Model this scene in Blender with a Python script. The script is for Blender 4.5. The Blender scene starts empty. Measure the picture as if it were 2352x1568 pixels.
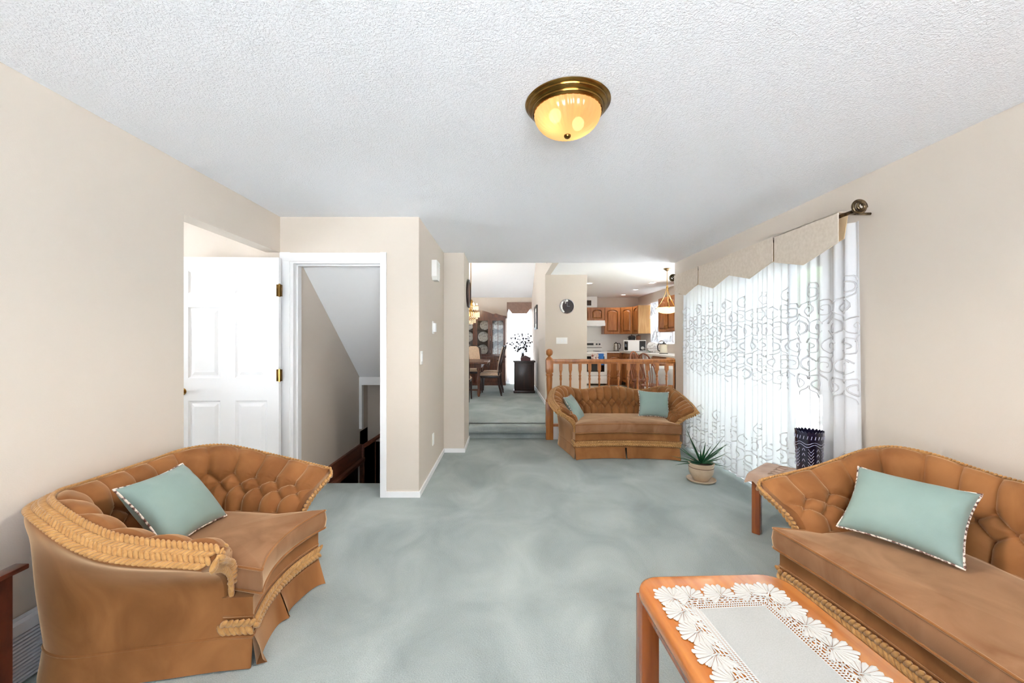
import bpy, bmesh, math, random
import numpy as np
from mathutils import Vector, Matrix, noise as mnoise

sc = bpy.context.scene
col = sc.collection
random.seed(7)
PI = math.pi

# ------------------------------------------------------------------ camera, world, light, exposure
F = 915.0                                   # focal length in pixels of the 2352 wide frame
CAMZ = 1.355
cam = bpy.data.cameras.new('camera')
cam.sensor_fit = 'HORIZONTAL'; cam.sensor_width = 36.0
cam.lens = F / 2352 * 36.0
cam.shift_x = 16 / 2352.0
cam.clip_start = 0.02; cam.clip_end = 200
cam_o = bpy.data.objects.new('camera', cam); col.objects.link(cam_o)
cam_o.location = (0, 0, CAMZ); cam_o.rotation_euler = (PI / 2, 0, 0)
sc.camera = cam_o

world = bpy.data.worlds.new('overcast_sky'); sc.world = world
world.use_nodes = True
wb = world.node_tree.nodes['Background']
wb.inputs[0].default_value = (0.90, 0.95, 1.04, 1); wb.inputs[1].default_value = 4.0

sun = bpy.data.lights.new('sun', 'SUN'); sun.energy = 62.0; sun.angle = 0.02; sun.color = (0.98, 0.98, 1.0)
sun_o = bpy.data.objects.new('sun', sun); col.objects.link(sun_o)
sun_o.rotation_euler = Vector((0.05, -0.18, -1.0)).to_track_quat('-Z', 'Y').to_euler()   # high sun from behind the house

sc.view_settings.view_transform = 'Standard'
sc.view_settings.look = 'None'
sc.view_settings.gamma = 1.0
sc.view_settings.use_curve_mapping = False
sc.view_settings.exposure = 0.48
try:
    sc.cycles.max_bounces = 14; sc.cycles.diffuse_bounces = 8; sc.cycles.transparent_max_bounces = 24
    sc.cycles.sample_clamp_indirect = 40.0
except Exception:
    pass

def portal(loc, rot, sx, sy):
    l = bpy.data.lights.new('daylight_portal', 'AREA'); l.shape = 'RECTANGLE'; l.size = sx; l.size_y = sy
    l.cycles.is_portal = True
    o = bpy.data.objects.new('daylight_portal', l); col.objects.link(o)
    o.location = loc; o.rotation_euler = rot
    return o
portal((0.2, -1.62, 1.35), (PI / 2, 0, 0), 2.4, 2.2)           # added window behind the camera, faces +Y
portal((2.62, 4.02, 1.03), (PI / 2, 0, PI / 2), 2.2, 2.0)      # patio door, faces -X
portal((0.4, 11.5, 1.2), (-PI / 2, 0, 0), 0.8, 1.9)            # dining window, faces -Y
portal((4.1, 9.75, 1.8), (PI / 2, 0, PI / 2), 1.7, 1.1)        # kitchen window, faces -X

# ------------------------------------------------------------------ helpers
def srgb(r, g, b):
    def f(c):
        c /= 255.0
        return c / 12.92 if c <= 0.04045 else ((c + 0.055) / 1.055) ** 2.4
    return (f(r), f(g), f(b), 1.0)

MATS = {}
class NT:
    def __init__(self, name):
        m = bpy.data.materials.new(name); m.use_nodes = True
        self.m = m; self.t = m.node_tree
        self.out = self.t.nodes['Material Output']; self.p = self.t.nodes['Principled BSDF']
    def n(self, kind, **kw):
        nd = self.t.nodes.new(kind)
        for k, v in kw.items():
            if k in nd.inputs.keys() if hasattr(nd.inputs, 'keys') else False:
                nd.inputs[k].default_value = v
            else:
                setattr(nd, k, v)
        return nd
    def l(self, a, b): self.t.links.new(a, b)

def mat(name, color, rough=0.5, metal=0.0, color2=None, nscale=8.0, stretch=(1, 1, 1), bump=0.0, bscale=80.0, sheen=0.0, coat=0.0,
        detail=4.0, emit=None, estr=0.0, spec=0.5, ramp=(0.35, 0.65), distort=0.0, bdist=0.01, alpha=None, sheen_tint=None):
    if name in MATS: return MATS[name]
    k = NT(name); p = k.p
    p.inputs['Base Color'].default_value = color
    p.inputs['Roughness'].default_value = rough
    p.inputs['Metallic'].default_value = metal
    p.inputs['Specular IOR Level'].default_value = spec
    if sheen:
        p.inputs['Sheen Weight'].default_value = sheen
        p.inputs['Sheen Roughness'].default_value = 0.45
        if sheen_tint: p.inputs['Sheen Tint'].default_value = sheen_tint
    if coat:
        p.inputs['Coat Weight'].default_value = coat; p.inputs['Coat Roughness'].default_value = 0.12
    if emit:
        p.inputs['Emission Color'].default_value = emit; p.inputs['Emission Strength'].default_value = estr
    tc = k.n('ShaderNodeTexCoord'); mp = k.n('ShaderNodeMapping')
    mp.inputs['Scale'].default_value = stretch
    k.l(tc.outputs['Object'], mp.inputs['Vector'])
    if color2 is not None:
        nz = k.n('ShaderNodeTexNoise'); nz.inputs['Scale'].default_value = nscale; nz.inputs['Detail'].default_value = detail
        nz.inputs['Distortion'].default_value = distort
        k.l(mp.outputs[0], nz.inputs['Vector'])
        rp = k.n('ShaderNodeValToRGB')
        rp.color_ramp.elements[0].position = ramp[0]; rp.color_ramp.elements[1].position = ramp[1]
        rp.color_ramp.elements[0].color = color; rp.color_ramp.elements[1].color = color2
        k.l(nz.outputs['Fac'], rp.inputs[0]); k.l(rp.outputs[0], p.inputs['Base Color'])
    if bump:
        bz = k.n('ShaderNodeTexNoise'); bz.inputs['Scale'].default_value = bscale; bz.inputs['Detail'].default_value = 3.0
        k.l(mp.outputs[0], bz.inputs['Vector'])
        bp = k.n('ShaderNodeBump'); bp.inputs['Strength'].default_value = bump; bp.inputs['Distance'].default_value = bdist
        k.l(bz.outputs['Fac'], bp.inputs['Height']); k.l(bp.outputs[0], p.inputs['Normal'])
    MATS[name] = k.m
    return k.m

class MB:
    def __init__(self): self.v = []; self.f = []
    def add(self, vs, fs):
        b = len(self.v); self.v += [tuple(map(float, q)) for q in vs]; self.f += [tuple(i + b for i in q) for q in fs]; return self
    def box(self, x0, x1, y0, y1, z0, z1):
        vs = [(x0, y0, z0), (x1, y0, z0), (x1, y1, z0), (x0, y1, z0), (x0, y0, z1), (x1, y0, z1), (x1, y1, z1), (x0, y1, z1)]
        return self.add(vs, [(0, 3, 2, 1), (4, 5, 6, 7), (0, 1, 5, 4), (1, 2, 6, 5), (2, 3, 7, 6), (3, 0, 4, 7)])
    def rbox(self, x0, x1, y0, y1, z0, z1, r=0.006):
        """box with its edges rounded off"""
        bm = bmesh.new()
        m = MB().box(x0, x1, y0, y1, z0, z1)
        vs = [bm.verts.new(q) for q in m.v]
        for q in m.f: bm.faces.new([vs[i] for i in q])
        bmesh.ops.bevel(bm, geom=list(bm.edges), offset=r, segments=2, affect='EDGES', profile=0.6)
        bm.verts.index_update()
        self.add([q.co[:] for q in bm.verts], [[w.index for w in q.verts] for q in bm.faces]); bm.free(); return self
    def grid(self, P, closed_u=False, closed_v=False, flip=False):
        P = np.asarray(P, float); nu, nv = P.shape[:2]
        vs = P.reshape(-1, 3).tolist(); fs = []
        for i in range(nu if closed_u else nu - 1):
            i2 = (i + 1) % nu
            for j in range(nv if closed_v else nv - 1):
                j2 = (j + 1) % nv
                q = (i * nv + j, i2 * nv + j, i2 * nv + j2, i * nv + j2)
                fs.append(q[::-1] if flip else q)
        return self.add(vs, fs)
    def tube(self, pts, r, n=8, caps=True, flat=1.0, up=None, closed=False):
        pts = np.asarray(pts, float); m = len(pts)
        rr = np.full(m, r, float) if np.isscalar(r) else np.asarray(r, float)
        if closed: T = np.roll(pts, -1, 0) - np.roll(pts, 1, 0)
        else: T = np.gradient(pts, axis=0)
        T /= np.linalg.norm(T, axis=1)[:, None] + 1e-12
        if up is None:
            a = np.array([0, 0, 1.0]) if abs(T[0][2]) < 0.9 else np.array([1.0, 0, 0])
            N = np.zeros_like(T); prev = a - T[0] * a.dot(T[0]); prev /= np.linalg.norm(prev)
            for i in range(m):
                prev = prev - T[i] * prev.dot(T[i]); prev /= np.linalg.norm(prev) + 1e-12; N[i] = prev
        else:
            N = np.asarray(up, float); N = np.broadcast_to(N, T.shape).copy()
            N -= T * (N * T).sum(1)[:, None]; N /= np.linalg.norm(N, axis=1)[:, None] + 1e-12
        B = np.cross(T, N)
        a = np.arange(n) * 2 * PI / n
        G = pts[:, None, :] + rr[:, None, None] * (np.cos(a)[None, :, None] * B[:, None, :] + flat * np.sin(a)[None, :, None] * N[:, None, :])
        b = len(self.v)
        self.grid(G, closed_u=closed, closed_v=True)
        if caps and not closed:
            self.f.append(tuple(b + j for j in range(n))); self.f.append(tuple(b + (m - 1) * n + j for j in reversed(range(n))))
        return self
    def lathe(self, prof, n=24, c=(0, 0, 0)):
        a = np.arange(n) * 2 * PI / n
        P = np.array([[(c[0] + r * math.cos(t), c[1] + r * math.sin(t), c[2] + z) for r, z in prof] for t in a])
        return self.grid(P, closed_u=True)
    def prism(self, poly, lo, hi, axis='z'):
        """polygon extruded along an axis; poly coordinates are the two other axes in order"""
        n = len(poly)
        def mk(p, h):
            return (p[0], p[1], h) if axis == 'z' else ((p[0], h, p[1]) if axis == 'y' else (h, p[0], p[1]))
        vs = [mk(p, lo) for p in poly] + [mk(p, hi) for p in poly]
        fs = [tuple(range(n))[::-1], tuple(range(n, 2 * n))] + [(i, (i + 1) % n, (i + 1) % n + n, i + n) for i in range(n)]
        return self.add(vs, fs)
    def sphere(self, c, r, nu=16, nv=10):
        rx, ry, rz = (r, r, r) if np.isscalar(r) else r
        prof = [(math.sin(PI * j / nv), -math.cos(PI * j / nv)) for j in range(nv + 1)]
        P = np.array([[(c[0] + rx * q * math.cos(2 * PI * i / nu), c[1] + ry * q * math.sin(2 * PI * i / nu), c[2] + rz * h) for q, h in prof] for i in range(nu)])
        return self.grid(P, closed_u=True)
    def xf(self, M, start=0):
        for i in range(start, len(self.v)): self.v[i] = tuple(M @ Vector(self.v[i]))
        return self
    def mesh(self, name, m=None, smooth=None, weld=False):
        me = bpy.data.meshes.new(name); me.from_pydata(self.v, [], self.f)
        bm = bmesh.new(); bm.from_mesh(me)
        if weld: bmesh.ops.remove_doubles(bm, verts=bm.verts, dist=1e-5)
        bmesh.ops.recalc_face_normals(bm, faces=bm.faces)
        bm.to_mesh(me); bm.free()
        if m is not None: me.materials.append(m)
        if smooth is not None:
            me.shade_smooth()
            if smooth < 180: me.set_sharp_from_angle(angle=math.radians(smooth))
        me.update()
        return me
    def build(self, name, m, parent=None, smooth=None, weld=False):
        return link(name, self.mesh(name, m, smooth, weld), parent)

def link(name, me, parent=None):
    o = bpy.data.objects.new(name, me); col.objects.link(o)
    if parent is not None: o.parent = parent
    return o
def thing(name, label, cat, loc=(0, 0, 0), rz=0.0, group=None):
    o = bpy.data.objects.new(name, None); col.objects.link(o); o.empty_display_size = 0.1
    o.location = loc; o.rotation_euler = (0, 0, rz)
    return tag(o, label, cat, group)
def tag(o, label=None, cat=None, group=None, kind=None):
    if label: o['label'] = label
    if cat: o['category'] = cat
    if group: o['group'] = group
    if kind: o['kind'] = kind
    return o
def struct(name, mb, m, label=None, smooth=None):
    o = mb.build(name, m, None, smooth); o['kind'] = 'structure'
    if label: o['label'] = label
    return o
def copy_tree(o, parent=None):
    c = o.copy(); col.objects.link(c); c.parent = parent
    for ch in list(o.children): copy_tree(ch, c)
    return c

def cr(P, t):
    """Catmull-Rom through control points P at parameters t in 0..len-1"""
    P = np.asarray(P, float); n = len(P); t = np.clip(np.asarray(t, float), 0, n - 1 - 1e-9)
    E = np.vstack([2 * P[0] - P[1], P, 2 * P[-1] - P[-2]])
    i = np.floor(t).astype(int); u = (t - i)[:, None]
    p0, p1, p2, p3 = E[i], E[i + 1], E[i + 2], E[i + 3]
    return 0.5 * ((2 * p1) + (-p0 + p2) * u + (2 * p0 - 5 * p1 + 4 * p2 - p3) * u ** 2 + (-p0 + 3 * p1 - 3 * p2 + p3) * u ** 3)
def arclen(P):
    d = np.linalg.norm(np.diff(P, axis=0), axis=1); return np.concatenate([[0], np.cumsum(d)])
def resample(P, n=None, step=None):
    P = np.asarray(P, float); s = arclen(P)
    if n is None: n = max(2, int(s[-1] / step) + 1)
    q = np.linspace(0, s[-1], n)
    return np.stack([np.interp(q, s, P[:, k]) for k in range(P.shape[1])], 1)

# ------------------------------------------------------------------ materials
M_WALL = mat('wall_paint', srgb(217, 206, 194), 0.75, bump=0.05, bscale=180, spec=0.25)
M_WALLD = mat('dining_wall_paint', srgb(214, 202, 189), 0.75, bump=0.05, bscale=180, spec=0.25)
M_WHITE = mat('white_paint', srgb(243, 243, 244), 0.4, spec=0.4)
M_SMOOTHCEIL = mat('smooth_ceiling', srgb(244, 245, 247), 0.8, spec=0.1)
M_PLASTIC = mat('white_plastic', srgb(244, 243, 240), 0.35)
M_BRASS = mat('antique_brass', srgb(146, 112, 58), 0.22, 1.0, color2=srgb(96, 70, 34), nscale=9)
M_GOLD = mat('polished_brass', srgb(190, 150, 84), 0.2, 1.0)
M_PEWTER = mat('aged_bronze', srgb(150, 132, 104), 0.3, 1.0, color2=srgb(70, 58, 44), nscale=30)
M_CHROME = mat('chrome', srgb(210, 210, 212), 0.15, 1.0)
M_OAK = mat('golden_oak', srgb(176, 112, 58), 0.4, color2=srgb(150, 88, 40), nscale=5, stretch=(6, 6, 0.6), coat=0.3, distort=0.6)
M_OAKR = mat('railing_oak', srgb(194, 124, 60), 0.38, color2=srgb(166, 98, 42), nscale=5, stretch=(5, 5, 0.8), coat=0.3, distort=0.5)
M_OAKP = mat('pale_oak_veneer', srgb(214, 172, 116), 0.45, color2=srgb(196, 148, 92), nscale=4, stretch=(6, 6, 0.5), distort=0.6)
M_TABLE = mat('amber_wood', srgb(206, 130, 60), 0.22, color2=srgb(184, 106, 42), nscale=3, stretch=(9, 0.8, 2), coat=0.6, distort=0.5)
M_TABLEV = mat('amber_wood_upright', srgb(170, 92, 40), 0.25, color2=srgb(136, 68, 28), nscale=3, stretch=(9, 9, 0.7), coat=0.5, distort=0.5)
M_MAHOG = mat('mahogany', srgb(88, 40, 28), 0.28, color2=srgb(62, 26, 20), nscale=4, stretch=(1, 6, 3), coat=0.4)
M_WALNUT = mat('dark_walnut', srgb(118, 70, 44), 0.35, color2=srgb(82, 46, 29), nscale=5, stretch=(5, 5, 0.8), coat=0.3, distort=0.6)
M_EBONY = mat('espresso_wood', srgb(58, 32, 24), 0.35, color2=srgb(40, 22, 18), nscale=5, stretch=(5, 5, 0.8), coat=0.3)
M_CEDAR = mat('red_brown_pine', srgb(120, 70, 48), 0.5, color2=srgb(98, 54, 36), nscale=5, stretch=(4, 0.7, 6), distort=0.8)
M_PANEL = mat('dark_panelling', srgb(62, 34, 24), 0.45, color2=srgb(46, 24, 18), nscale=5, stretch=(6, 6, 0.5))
M_BLACK = mat('black_plastic', srgb(26, 26, 28), 0.3)
M_BLACKG = mat('black_glass', srgb(16, 16, 18), 0.06)
M_STEEL = mat('brushed_steel', srgb(196, 194, 190), 0.28, 1.0)
M_ENAMEL = mat('white_enamel', srgb(240, 240, 238), 0.2)
M_COUNTER = mat('laminate_counter', srgb(236, 234, 230), 0.3, color2=srgb(224, 222, 218), nscale=60)
M_LINO = mat('kitchen_vinyl', srgb(226, 216, 202), 0.35, color2=srgb(214, 202, 186), nscale=6)
M_CREAM = mat('cream_upholstery', srgb(222, 196, 168), 0.85, color2=srgb(206, 178, 148), nscale=30, sheen=0.3)
M_CERAMIC = mat('beige_glazed_ceramic', srgb(206, 184, 158), 0.3, color2=srgb(194, 170, 142), nscale=12, coat=0.3)
M_CERLINE = mat('brown_glaze_line', srgb(110, 78, 54), 0.35)
M_SOIL = mat('potting_soil', srgb(60, 46, 36), 0.95, bump=0.6, bscale=120)
M_ALOE = mat('aloe_green', srgb(30, 96, 52), 0.35, color2=srgb(20, 70, 42), nscale=10)
M_TEAL = mat('aqua_satin', srgb(144, 166, 158), 0.5, color2=srgb(136, 158, 151), nscale=5, sheen=0.25, bump=0.04, bscale=300, spec=0.3)
M_PIPING = mat('mottled_piping', srgb(240, 226, 214), 0.8, color2=srgb(112, 76, 66), nscale=70, ramp=(0.45, 0.56))
M_BUTTON = mat('velvet_button', srgb(140, 88, 44), 0.7, sheen=0.3)
M_DOILY = mat('ecru_cotton', srgb(204, 201, 196), 0.9, bump=0.15, bscale=400, spec=0.1)
M_LINEN = mat('white_linen', srgb(184, 184, 181), 0.9, color2=srgb(175, 175, 172), nscale=260, bump=0.1, bscale=500, spec=0.1)
M_BEIGECLOTH = mat('taupe_table_cloth', srgb(196, 168, 148), 0.85, color2=srgb(182, 152, 132), nscale=9, sheen=0.2)
M_VALANCE = mat('valance_fabric', srgb(224, 211, 196), 0.85, color2=srgb(215, 201, 185), nscale=40, bump=0.1, bscale=250, spec=0.15)
M_VALLIN = mat('valance_lining', srgb(222, 196, 158), 0.9, spec=0.1)
M_DVAL = mat('mauve_valance', srgb(150, 122, 108), 0.85, color2=srgb(138, 112, 99), nscale=20)
M_VASE = mat('cobalt_crystal', srgb(24, 22, 44), 0.06, color2=srgb(38, 34, 62), nscale=20, coat=1.0)
M_VASECUT = mat('cut_crystal_line', srgb(196, 196, 214), 0.15)
M_PORC = mat('patterned_porcelain', srgb(238, 238, 236), 0.25, color2=srgb(168, 160, 160), nscale=26, ramp=(0.5, 0.66))
M_HUTCHIN = mat('hutch_interior', srgb(64, 50, 42), 0.6)
M_PAPER = mat('white_paper', srgb(240, 240, 238), 0.8)
M_BLUE = mat('blue_towel', srgb(52, 110, 186), 0.9, color2=srgb(60, 128, 206), nscale=40)
M_TOWELP = mat('patterned_towel', srgb(226, 214, 206), 0.9, color2=srgb(128, 62, 52), nscale=22, ramp=(0.5, 0.6))
M_GREEN = mat('green_plastic', srgb(70, 150, 96), 0.4)
M_COPPER = mat('brown_canister', srgb(128, 82, 62), 0.4)
M_LEAFD = mat('dark_silk_leaf', srgb(54, 52, 56), 0.7)
M_REDBOX = mat('oxblood_leather', srgb(92, 44, 42), 0.4)
M_GREYVENT = mat('heater_enamel', srgb(212, 216, 224), 0.35, 0.0)
M_CONC = mat('bounce_concrete', srgb(222, 224, 226), 0.9, color2=srgb(212, 214, 216), nscale=3)  # chosen pale so the sunlit ground throws light up indoors
M_HEDGE = mat('hedge_leaf', srgb(104, 136, 78), 0.8, color2=srgb(60, 96, 48), nscale=14)
M_CANE = mat('windsor_maple', srgb(150, 84, 48), 0.4, color2=srgb(122, 62, 34), nscale=6, stretch=(3, 3, 1), coat=0.3)

def carpet():
    k = NT('sage_carpet'); p = k.p
    p.inputs['Roughness'].default_value = 0.95; p.inputs['Specular IOR Level'].default_value = 0.1
    p.inputs['Sheen Weight'].default_value = 0.25; p.inputs['Sheen Roughness'].default_value = 0.5
    p.inputs['Sheen Tint'].default_value = srgb(190, 205, 200)
    tc = k.n('ShaderNodeTexCoord')
    mp = k.n('ShaderNodeMapping'); mp.inputs['Scale'].default_value = (1.0, 0.7, 1); mp.inputs['Rotation'].default_value = (0, 0, 0.5)
    k.l(tc.outputs['Object'], mp.inputs[0])
    a = k.n('ShaderNodeTexNoise'); a.inputs['Scale'].default_value = 2.3; a.inputs['Detail'].default_value = 7; a.inputs['Distortion'].default_value = 0.7
    k.l(mp.outputs[0], a.inputs[0])
    r = k.n('ShaderNodeValToRGB'); e = r.color_ramp.elements
    e[0].position = 0.3; e[0].color = srgb(152, 162, 161); e[1].position = 0.68; e[1].color = srgb(186, 195, 193)
    k.l(a.outputs['Fac'], r.inputs[0])
    f = k.n('ShaderNodeTexNoise'); f.inputs['Scale'].default_value = 260; f.inputs['Detail'].default_value = 2
    k.l(tc.outputs['Object'], f.inputs[0])
    mx = k.n('ShaderNodeMixRGB', blend_type='MULTIPLY'); mx.inputs[0].default_value = 0.55
    r2 = k.n('ShaderNodeValToRGB'); r2.color_ramp.elements[0].position = 0.3; r2.color_ramp.elements[0].color = (0.55, 0.55, 0.55, 1); r2.color_ramp.elements[1].position = 0.7
    k.l(f.outputs['Fac'], r2.inputs[0]); k.l(r.outputs[0], mx.inputs[1]); k.l(r2.outputs[0], mx.inputs[2]); k.l(mx.outputs[0], p.inputs['Base Color'])
    b = k.n('ShaderNodeBump'); b.inputs['Strength'].default_value = 0.7; b.inputs['Distance'].default_value = 0.006
    f2 = k.n('ShaderNodeTexNoise'); f2.inputs['Scale'].default_value = 120; f2.inputs['Detail'].default_value = 3
    k.l(tc.outputs['Object'], f2.inputs[0]); k.l(f2.outputs['Fac'], b.inputs['Height'])
    k.l(b.outputs[0], p.inputs['Normal'])
    return k.m
M_CARPET = carpet()

def stipple():
    k = NT('stippled_ceiling'); p = k.p
    p.inputs['Base Color'].default_value = srgb(244, 246, 251); p.inputs['Roughness'].default_value = 0.85; p.inputs['Specular IOR Level'].default_value = 0.15
    tc = k.n('ShaderNodeTexCoord')
    a = k.n('ShaderNodeTexNoise'); a.inputs['Scale'].default_value = 110; a.inputs['Detail'].default_value = 3; a.inputs['Distortion'].default_value = 0.6
    k.l(tc.outputs['Object'], a.inputs[0])
    r = k.n('ShaderNodeValToRGB'); r.color_ramp.elements[0].position = 0.42; r.color_ramp.elements[1].position = 0.66
    k.l(a.outputs['Fac'], r.inputs[0])
    b = k.n('ShaderNodeBump'); b.inputs['Strength'].default_value = 0.42; b.inputs['Distance'].default_value = 0.010
    k.l(r.outputs[0], b.inputs['Height']); k.l(b.outputs[0], p.inputs['Normal'])
    return k.m
M_CEIL = stipple()

def velvet(name, c1, c2, sheen):
    k = NT(name); p = k.p
    p.inputs['Roughness'].default_value = 0.72; p.inputs['Specular IOR Level'].default_value = 0.2
    p.inputs['Sheen Weight'].default_value = sheen; p.inputs['Sheen Roughness'].default_value = 0.35
    p.inputs['Sheen Tint'].default_value = srgb(250, 216, 176)
    tc = k.n('ShaderNodeTexCoord'); mp = k.n('ShaderNodeMapping'); mp.inputs['Scale'].default_value = (1, 1, 0.7)
    k.l(tc.outputs['Object'], mp.inputs[0])
    a = k.n('ShaderNodeTexNoise'); a.inputs['Scale'].default_value = 5; a.inputs['Detail'].default_value = 4; a.inputs['Distortion'].default_value = 0.8
    k.l(mp.outputs[0], a.inputs[0])
    r = k.n('ShaderNodeValToRGB'); e = r.color_ramp.elements
    e[0].position = 0.32; e[0].color = c1; e[1].position = 0.68; e[1].color = c2
    k.l(a.outputs['Fac'], r.inputs[0]); k.l(r.outputs[0], p.inputs['Base Color'])
    f = k.n('ShaderNodeTexNoise'); f.inputs['Scale'].default_value = 450
    k.l(tc.outputs['Object'], f.inputs[0])
    b = k.n('ShaderNodeBump'); b.inputs['Strength'].default_value = 0.12; b.inputs['Distance'].default_value = 0.003
    k.l(f.outputs['Fac'], b.inputs['Height']); k.l(b.outputs[0], p.inputs['Normal'])
    return k.m
M_VELVET = velvet('caramel_velvet', srgb(132, 83, 44), srgb(163, 109, 63), 1.0)
M_VELVSEAT = velvet('sheen_tinted_velvet', srgb(134, 92, 60), srgb(164, 121, 88), 1.0)  # same velvet, sheen of the seat tops put into a lighter base colour
M_BRAID = mat('braided_cord', srgb(196, 148, 88), 0.8, color2=srgb(176, 126, 68), nscale=60, sheen=0.3, bump=0.2, bscale=300)

def sheer(name, colr, tr, tl, df):
    k = NT(name); t = k.t
    k.t.nodes.remove(k.p)
    a = k.n('ShaderNodeBsdfTransparent'); a.inputs[0].default_value = (1, 1, 1, 1)
    b = k.n('ShaderNodeBsdfTranslucent'); b.inputs[0].default_value = colr
    c = k.n('ShaderNodeBsdfDiffuse'); c.inputs[0].default_value = colr
    tc = k.n('ShaderNodeTexCoord'); nz = k.n('ShaderNodeTexNoise'); nz.inputs['Scale'].default_value = 700
    bp = k.n('ShaderNodeBump'); bp.inputs['Strength'].default_value = 0.1; bp.inputs['Distance'].default_value = 0.002
    k.l(tc.outputs['Object'], nz.inputs[0]); k.l(nz.outputs['Fac'], bp.inputs['Height'])
    k.l(bp.outputs[0], c.inputs['Normal'])
    m1 = k.n('ShaderNodeMixShader'); m1.inputs[0].default_value = df / (df + tl)
    k.l(b.outputs[0], m1.inputs[1]); k.l(c.outputs[0], m1.inputs[2])
    m2 = k.n('ShaderNodeMixShader'); m2.inputs[0].default_value = 1 - tr
    k.l(a.outputs[0], m2.inputs[1]); k.l(m1.outputs[0], m2.inputs[2])
    k.l(m2.outputs[0], k.out.inputs[0])
    return k.m
M_SHEER = sheer('white_voile', (0.90, 0.92, 0.96, 1), 0.06, 0.21, 0.79)
M_SHEERK = sheer('kitchen_lace', (0.86, 0.90, 0.97, 1), 0.01, 0.07, 0.93)
M_EMBR = sheer('embroidery_thread', (0.84, 0.84, 0.86, 1), 0.0, 0.4, 0.6)

def glass(name, colr=(1, 1, 1, 1), refl=0.06):
    k = NT(name)
    k.t.nodes.remove(k.p)
    a = k.n('ShaderNodeBsdfTransparent'); a.inputs[0].default_value = colr
    g = k.n('ShaderNodeBsdfGlossy'); g.inputs['Roughness'].default_value = 0.02
    m = k.n('ShaderNodeMixShader'); m.inputs[0].default_value = refl
    k.l(a.outputs[0], m.inputs[1]); k.l(g.outputs[0], m.inputs[2]); k.l(m.outputs[0], k.out.inputs[0])
    return k.m
M_GLASS = glass('window_glass', (0.96, 0.98, 0.98, 1), 0.05)
M_HGLASS = glass('hutch_glass', (0.96, 0.96, 0.95, 1), 0.04)
M_CRYSTAL = mat('crystal_drop', srgb(250, 236, 214), 0.08, emit=srgb(255, 214, 160), estr=0.35)

def emitter(name, c, s):
    k = NT(name); k.p.inputs['Base Color'].default_value = c
    k.p.inputs['Emission Color'].default_value = c; k.p.inputs['Emission Strength'].default_value = s
    return k.m
M_BULB = emitter('warm_bulb', srgb(255, 222, 172), 5.0)
M_LED = emitter('recessed_led', srgb(255, 250, 240), 12.0)
def lampglass():
    k = NT('frosted_ribbed_glass'); k.t.nodes.remove(k.p)
    a = k.n('ShaderNodeBsdfTransparent'); a.inputs[0].default_value = srgb(255, 240, 220)
    b = k.n('ShaderNodeBsdfTranslucent'); b.inputs[0].default_value = srgb(252, 212, 160)
    g = k.n('ShaderNodeBsdfGlossy'); g.inputs['Roughness'].default_value = 0.15
    e = k.n('ShaderNodeEmission'); e.inputs[0].default_value = srgb(255, 206, 146); e.inputs[1].default_value = 0.20
    m1 = k.n('ShaderNodeMixShader'); m1.inputs[0].default_value = 0.9
    k.l(a.outputs[0], m1.inputs[1]); k.l(b.outputs[0], m1.inputs[2])
    m2 = k.n('ShaderNodeMixShader'); m2.inputs[0].default_value = 0.06
    k.l(m1.outputs[0], m2.inputs[1]); k.l(g.outputs[0], m2.inputs[2])
    ad = k.n('ShaderNodeAddShader'); k.l(m2.outputs[0], ad.inputs[0]); k.l(e.outputs[0], ad.inputs[1])
    k.l(ad.outputs[0], k.out.inputs[0])
    return k.m
M_LAMPGLASS = lampglass()
# ------------------------------------------------------------------ the setting
XL, XR, CEIL = -1.96, 2.35, 2.44
YB = -1.5                 # wall behind the camera
YC = 3.47                 # wall with the stair door
YS = 5.50                 # step up to dining room and kitchen
ZU = 0.18                 # upper floor level
UC = 2.60                 # kitchen ceiling
YD, YK, XK = 11.15, 11.28, 3.77
XP = 0.75                 # partition between dining room and kitchen

struct('floor', MB().box(XL, XR, YB, YC, -0.1, 0).box(-0.75, XR, YC, YS + 0.1, -0.1, 0).box(-4.1, XL, 1.2, YC, -0.1, 0).box(-1.9, -0.75, YC, 3.81, -0.1, 0),
       M_CARPET, 'sage green carpet of the sunken living room')
# step with a rounded carpeted nose
prof = [(YS + 0.09, 0.0), (YS + 0.09, 0.085), (YS + 0.014, 0.088), (YS - 0.002, 0.105), (YS - 0.005, 0.13), (YS + 0.002, 0.158), (YS + 0.02, 0.174), (YS + 0.05, 0.18), (YS + 0.25, 0.18), (YS + 0.25, 0.0)]
struct('floor_step', MB().prism(prof, -0.5, 0.61, 'x'), M_CARPET, 'rounded carpeted step up to the dining room', smooth=40)
struct('floor_dining', MB().box(-3.2, XP + 0.1, YS + 0.2, YD + 0.1, 0.0, ZU), M_CARPET, 'sage green carpet of the raised dining room')
struct('floor_kitchen', MB().box(XP + 0.1, XK + 0.2, YS + 0.07, YK + 0.1, 0.0, ZU - 0.002).box(0.61, XP + 0.1, YS + 0.07, 7.44, 0, ZU - 0.002), M_LINO, 'pale vinyl kitchen floor')
struct('trim_1', MB().box(0.61, XR, YS + 0.02, YS + 0.07, 0, ZU), M_WHITE, 'white riser under the railing')

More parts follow.
